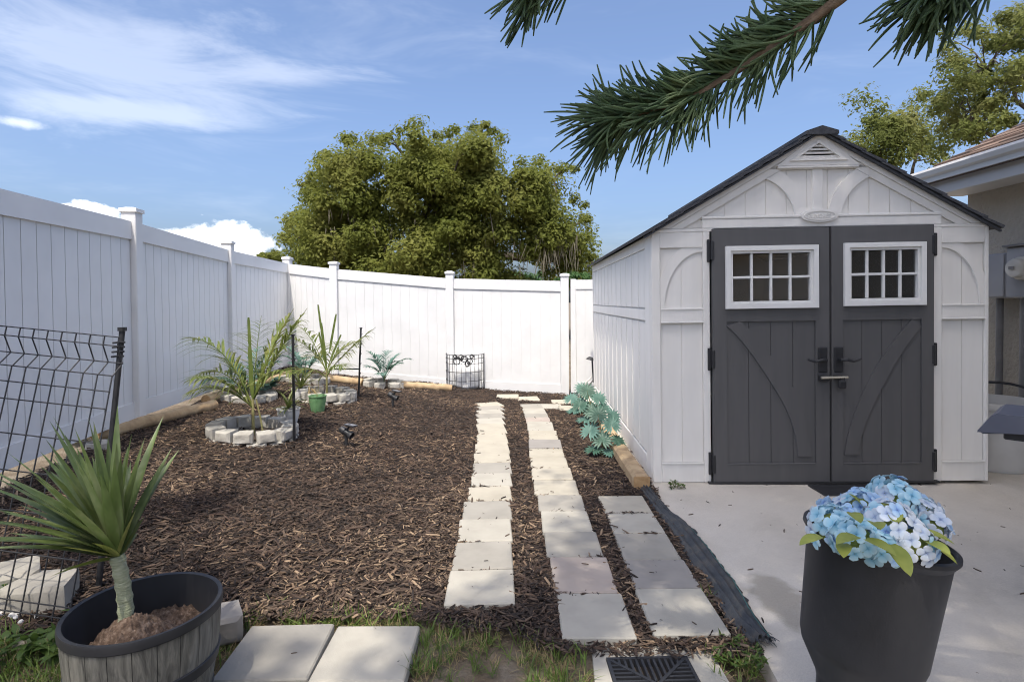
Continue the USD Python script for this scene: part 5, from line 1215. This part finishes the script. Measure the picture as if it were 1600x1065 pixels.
def norfolk():
    rng = np.random.default_rng(51); tb_ = A([2.45, .55, 0.0])
    t = thing('norfolk_pine', 'Norfolk pine whose dark drooping branches hang into the top of the picture', 'tree', loc=tuple(tb_))
    obj(t, 'trunk', tube(A([tb_ - A([0, 0, .2]), tb_ + A([0, 0, 2]), tb_ + A([.03, 0, 5]), tb_ + A([0, 0, 8])]), A([.14, .12, .08, .02]), 14), 'pine_bark', True)
    # the long branch across the upper right
    a = [P(965, 186, 1.62), P(1005, 178, 1.58), P(1050, 166, 1.55), P(1105, 139, 1.52), P(1160, 105, 1.48), P(1215, 68, 1.44), P(1265, 33, 1.40), P(1310, 0, 1.36)]
    path_ = a + [P(1400, -80, 1.25), tb_ + A([-.05, .05, 2.75])]
    b = obj(t, 'branch', tube(A(path_), A([.003, .005, .007, .009, .0105, .012, .0135, .0145, .022, .03]), 9), 'pine_bark', True)
    pr = A(a[::-1])
    ms = [cord_fan(rng, pr, 560, .145, .62, .0032, -.45, 0, .92), cord_fan(rng, A([a[3], a[2], a[1], a[0]]), 120, .165, 1.0, .0031, .55, 60, .55), cord_fan(rng, A([a[0], a[0] + (a[0] - a[1]) * .2]), 34, .17, 1, .0031, .5, 34, .5)]
    obj(t, 'foliage', ms, 'pine_cord', 50, under=b)
    ms = cord_fan(rng, A([a[3], a[2], a[1], a[0]]), 46, .20, .7, .0029, 1.5, 14, .06); obj(t, 'foliage', ms, 'pine_cord', 50, under=b)
    h = [cord_fan(rng, A([a[7], a[6], a[4], a[3], a[2]]), 90, .15, .5, .0029, 1.7, 0, .06)]
    obj(t, 'foliage', h, 'pine_cord', 50, under=b)
    # a higher branch whose tip hangs in at the upper left
    c = [P(850, -30, 1.55), P(900, -70, 1.5), P(1000, -120, 1.4), tb_ + A([-.05, .05, 3.2])]
    b = obj(t, 'branch', tube(A(c), A([.006, .009, .012, .03]), 9), 'pine_bark', True)
    obj(t, 'foliage', [cord_fan(rng, A([P(905, -40, 1.55), P(850, -25, 1.55), P(838, -18, 1.55)]), 110, .15, 1, .0034, 1.1, 26, .35)], 'pine_cord', 50, under=b)
    c = [P(1430, -25, 1.45), P(1470, -40, 1.4), P(1560, -60, 1.3), tb_ + A([-.05, .05, 2.9])]
    b = obj(t, 'branch', tube(A(c), A([.006, .009, .013, .03]), 9), 'pine_bark', True)
    obj(t, 'foliage', [cord_fan(rng, A([P(1560, -20, 1.45), P(1480, -14, 1.45), P(1455, -6, 1.45)]), 170, .17, 1, .0036, 1.25, 30, .35)], 'pine_cord', 50, under=b)
    for k in range(26):                 # the whorls above the picture
        z = 3.6 + (k // 5) * .75; an = 2 * PI * (k % 5) / 5 + .5 * (k // 5); Lb = 2.6 - .3 * (k // 5); e = tb_ + A([math.cos(an) * Lb, math.sin(an) * Lb, z - .1]); s0_ = tb_ + A([0, 0, z]); mid = (s0_ + e) / 2 + A([0, 0, .12])
        b = obj(t, 'branch', tube(A([s0_, mid, e]), A([.03, .018, .006]), 7), 'pine_bark', True)
        obj(t, 'foliage', [cord_fan(rng, A([s0_ * .75 + e * .25, mid, e]), 110, .34, .9, .009, .6, 10, .5)], 'pine_cord', under=b)
norfolk()
# the broad tree behind the viewpoint whose crown dapples the foreground and the shed front
def shade_tree():
    rng = np.random.default_rng(61); cs, rs, ns = [], [], []
    tx, ty = SUN_TRAVEL[0], SUN_TRAVEL[1]
    def add(x, y, h, r, n): cs.append(A([x - tx * h, y - ty * h, h])); rs.append(r); ns.append(n)
    for k in range(300):                # dense over the patio and the shed front
        x, y = rng.uniform(.9, 5.0), rng.uniform(.2, 5.5)
        if x < 1.5 and y > 4.6: continue
        add(x, y, rng.uniform(9, 13.5), rng.uniform(.45, .85), 230 if y > 4.1 else 95)
    for k in range(34):                 # looser over the near end of the bed
        x, y = rng.uniform(-2.6, .9), rng.uniform(.6, 3.7)
        add(x, y, rng.uniform(8.5, 12), rng.uniform(.25, .5), 150)
    tree('shade_tree', 'broad leafy tree behind the viewpoint shading the patio and shed front', (1.8, -7.5, 0), 6.0, .34, [(2.2, -3.6, 10.5), (3.2, -4.4, 11), (.6, -4, 10.2), (-1.4, -3, 9.8), (1.6, -1.8, 10.6)], A(cs), rs, ns, .075, 'oak_leaf', 61, nlimb=60)
shade_tree()
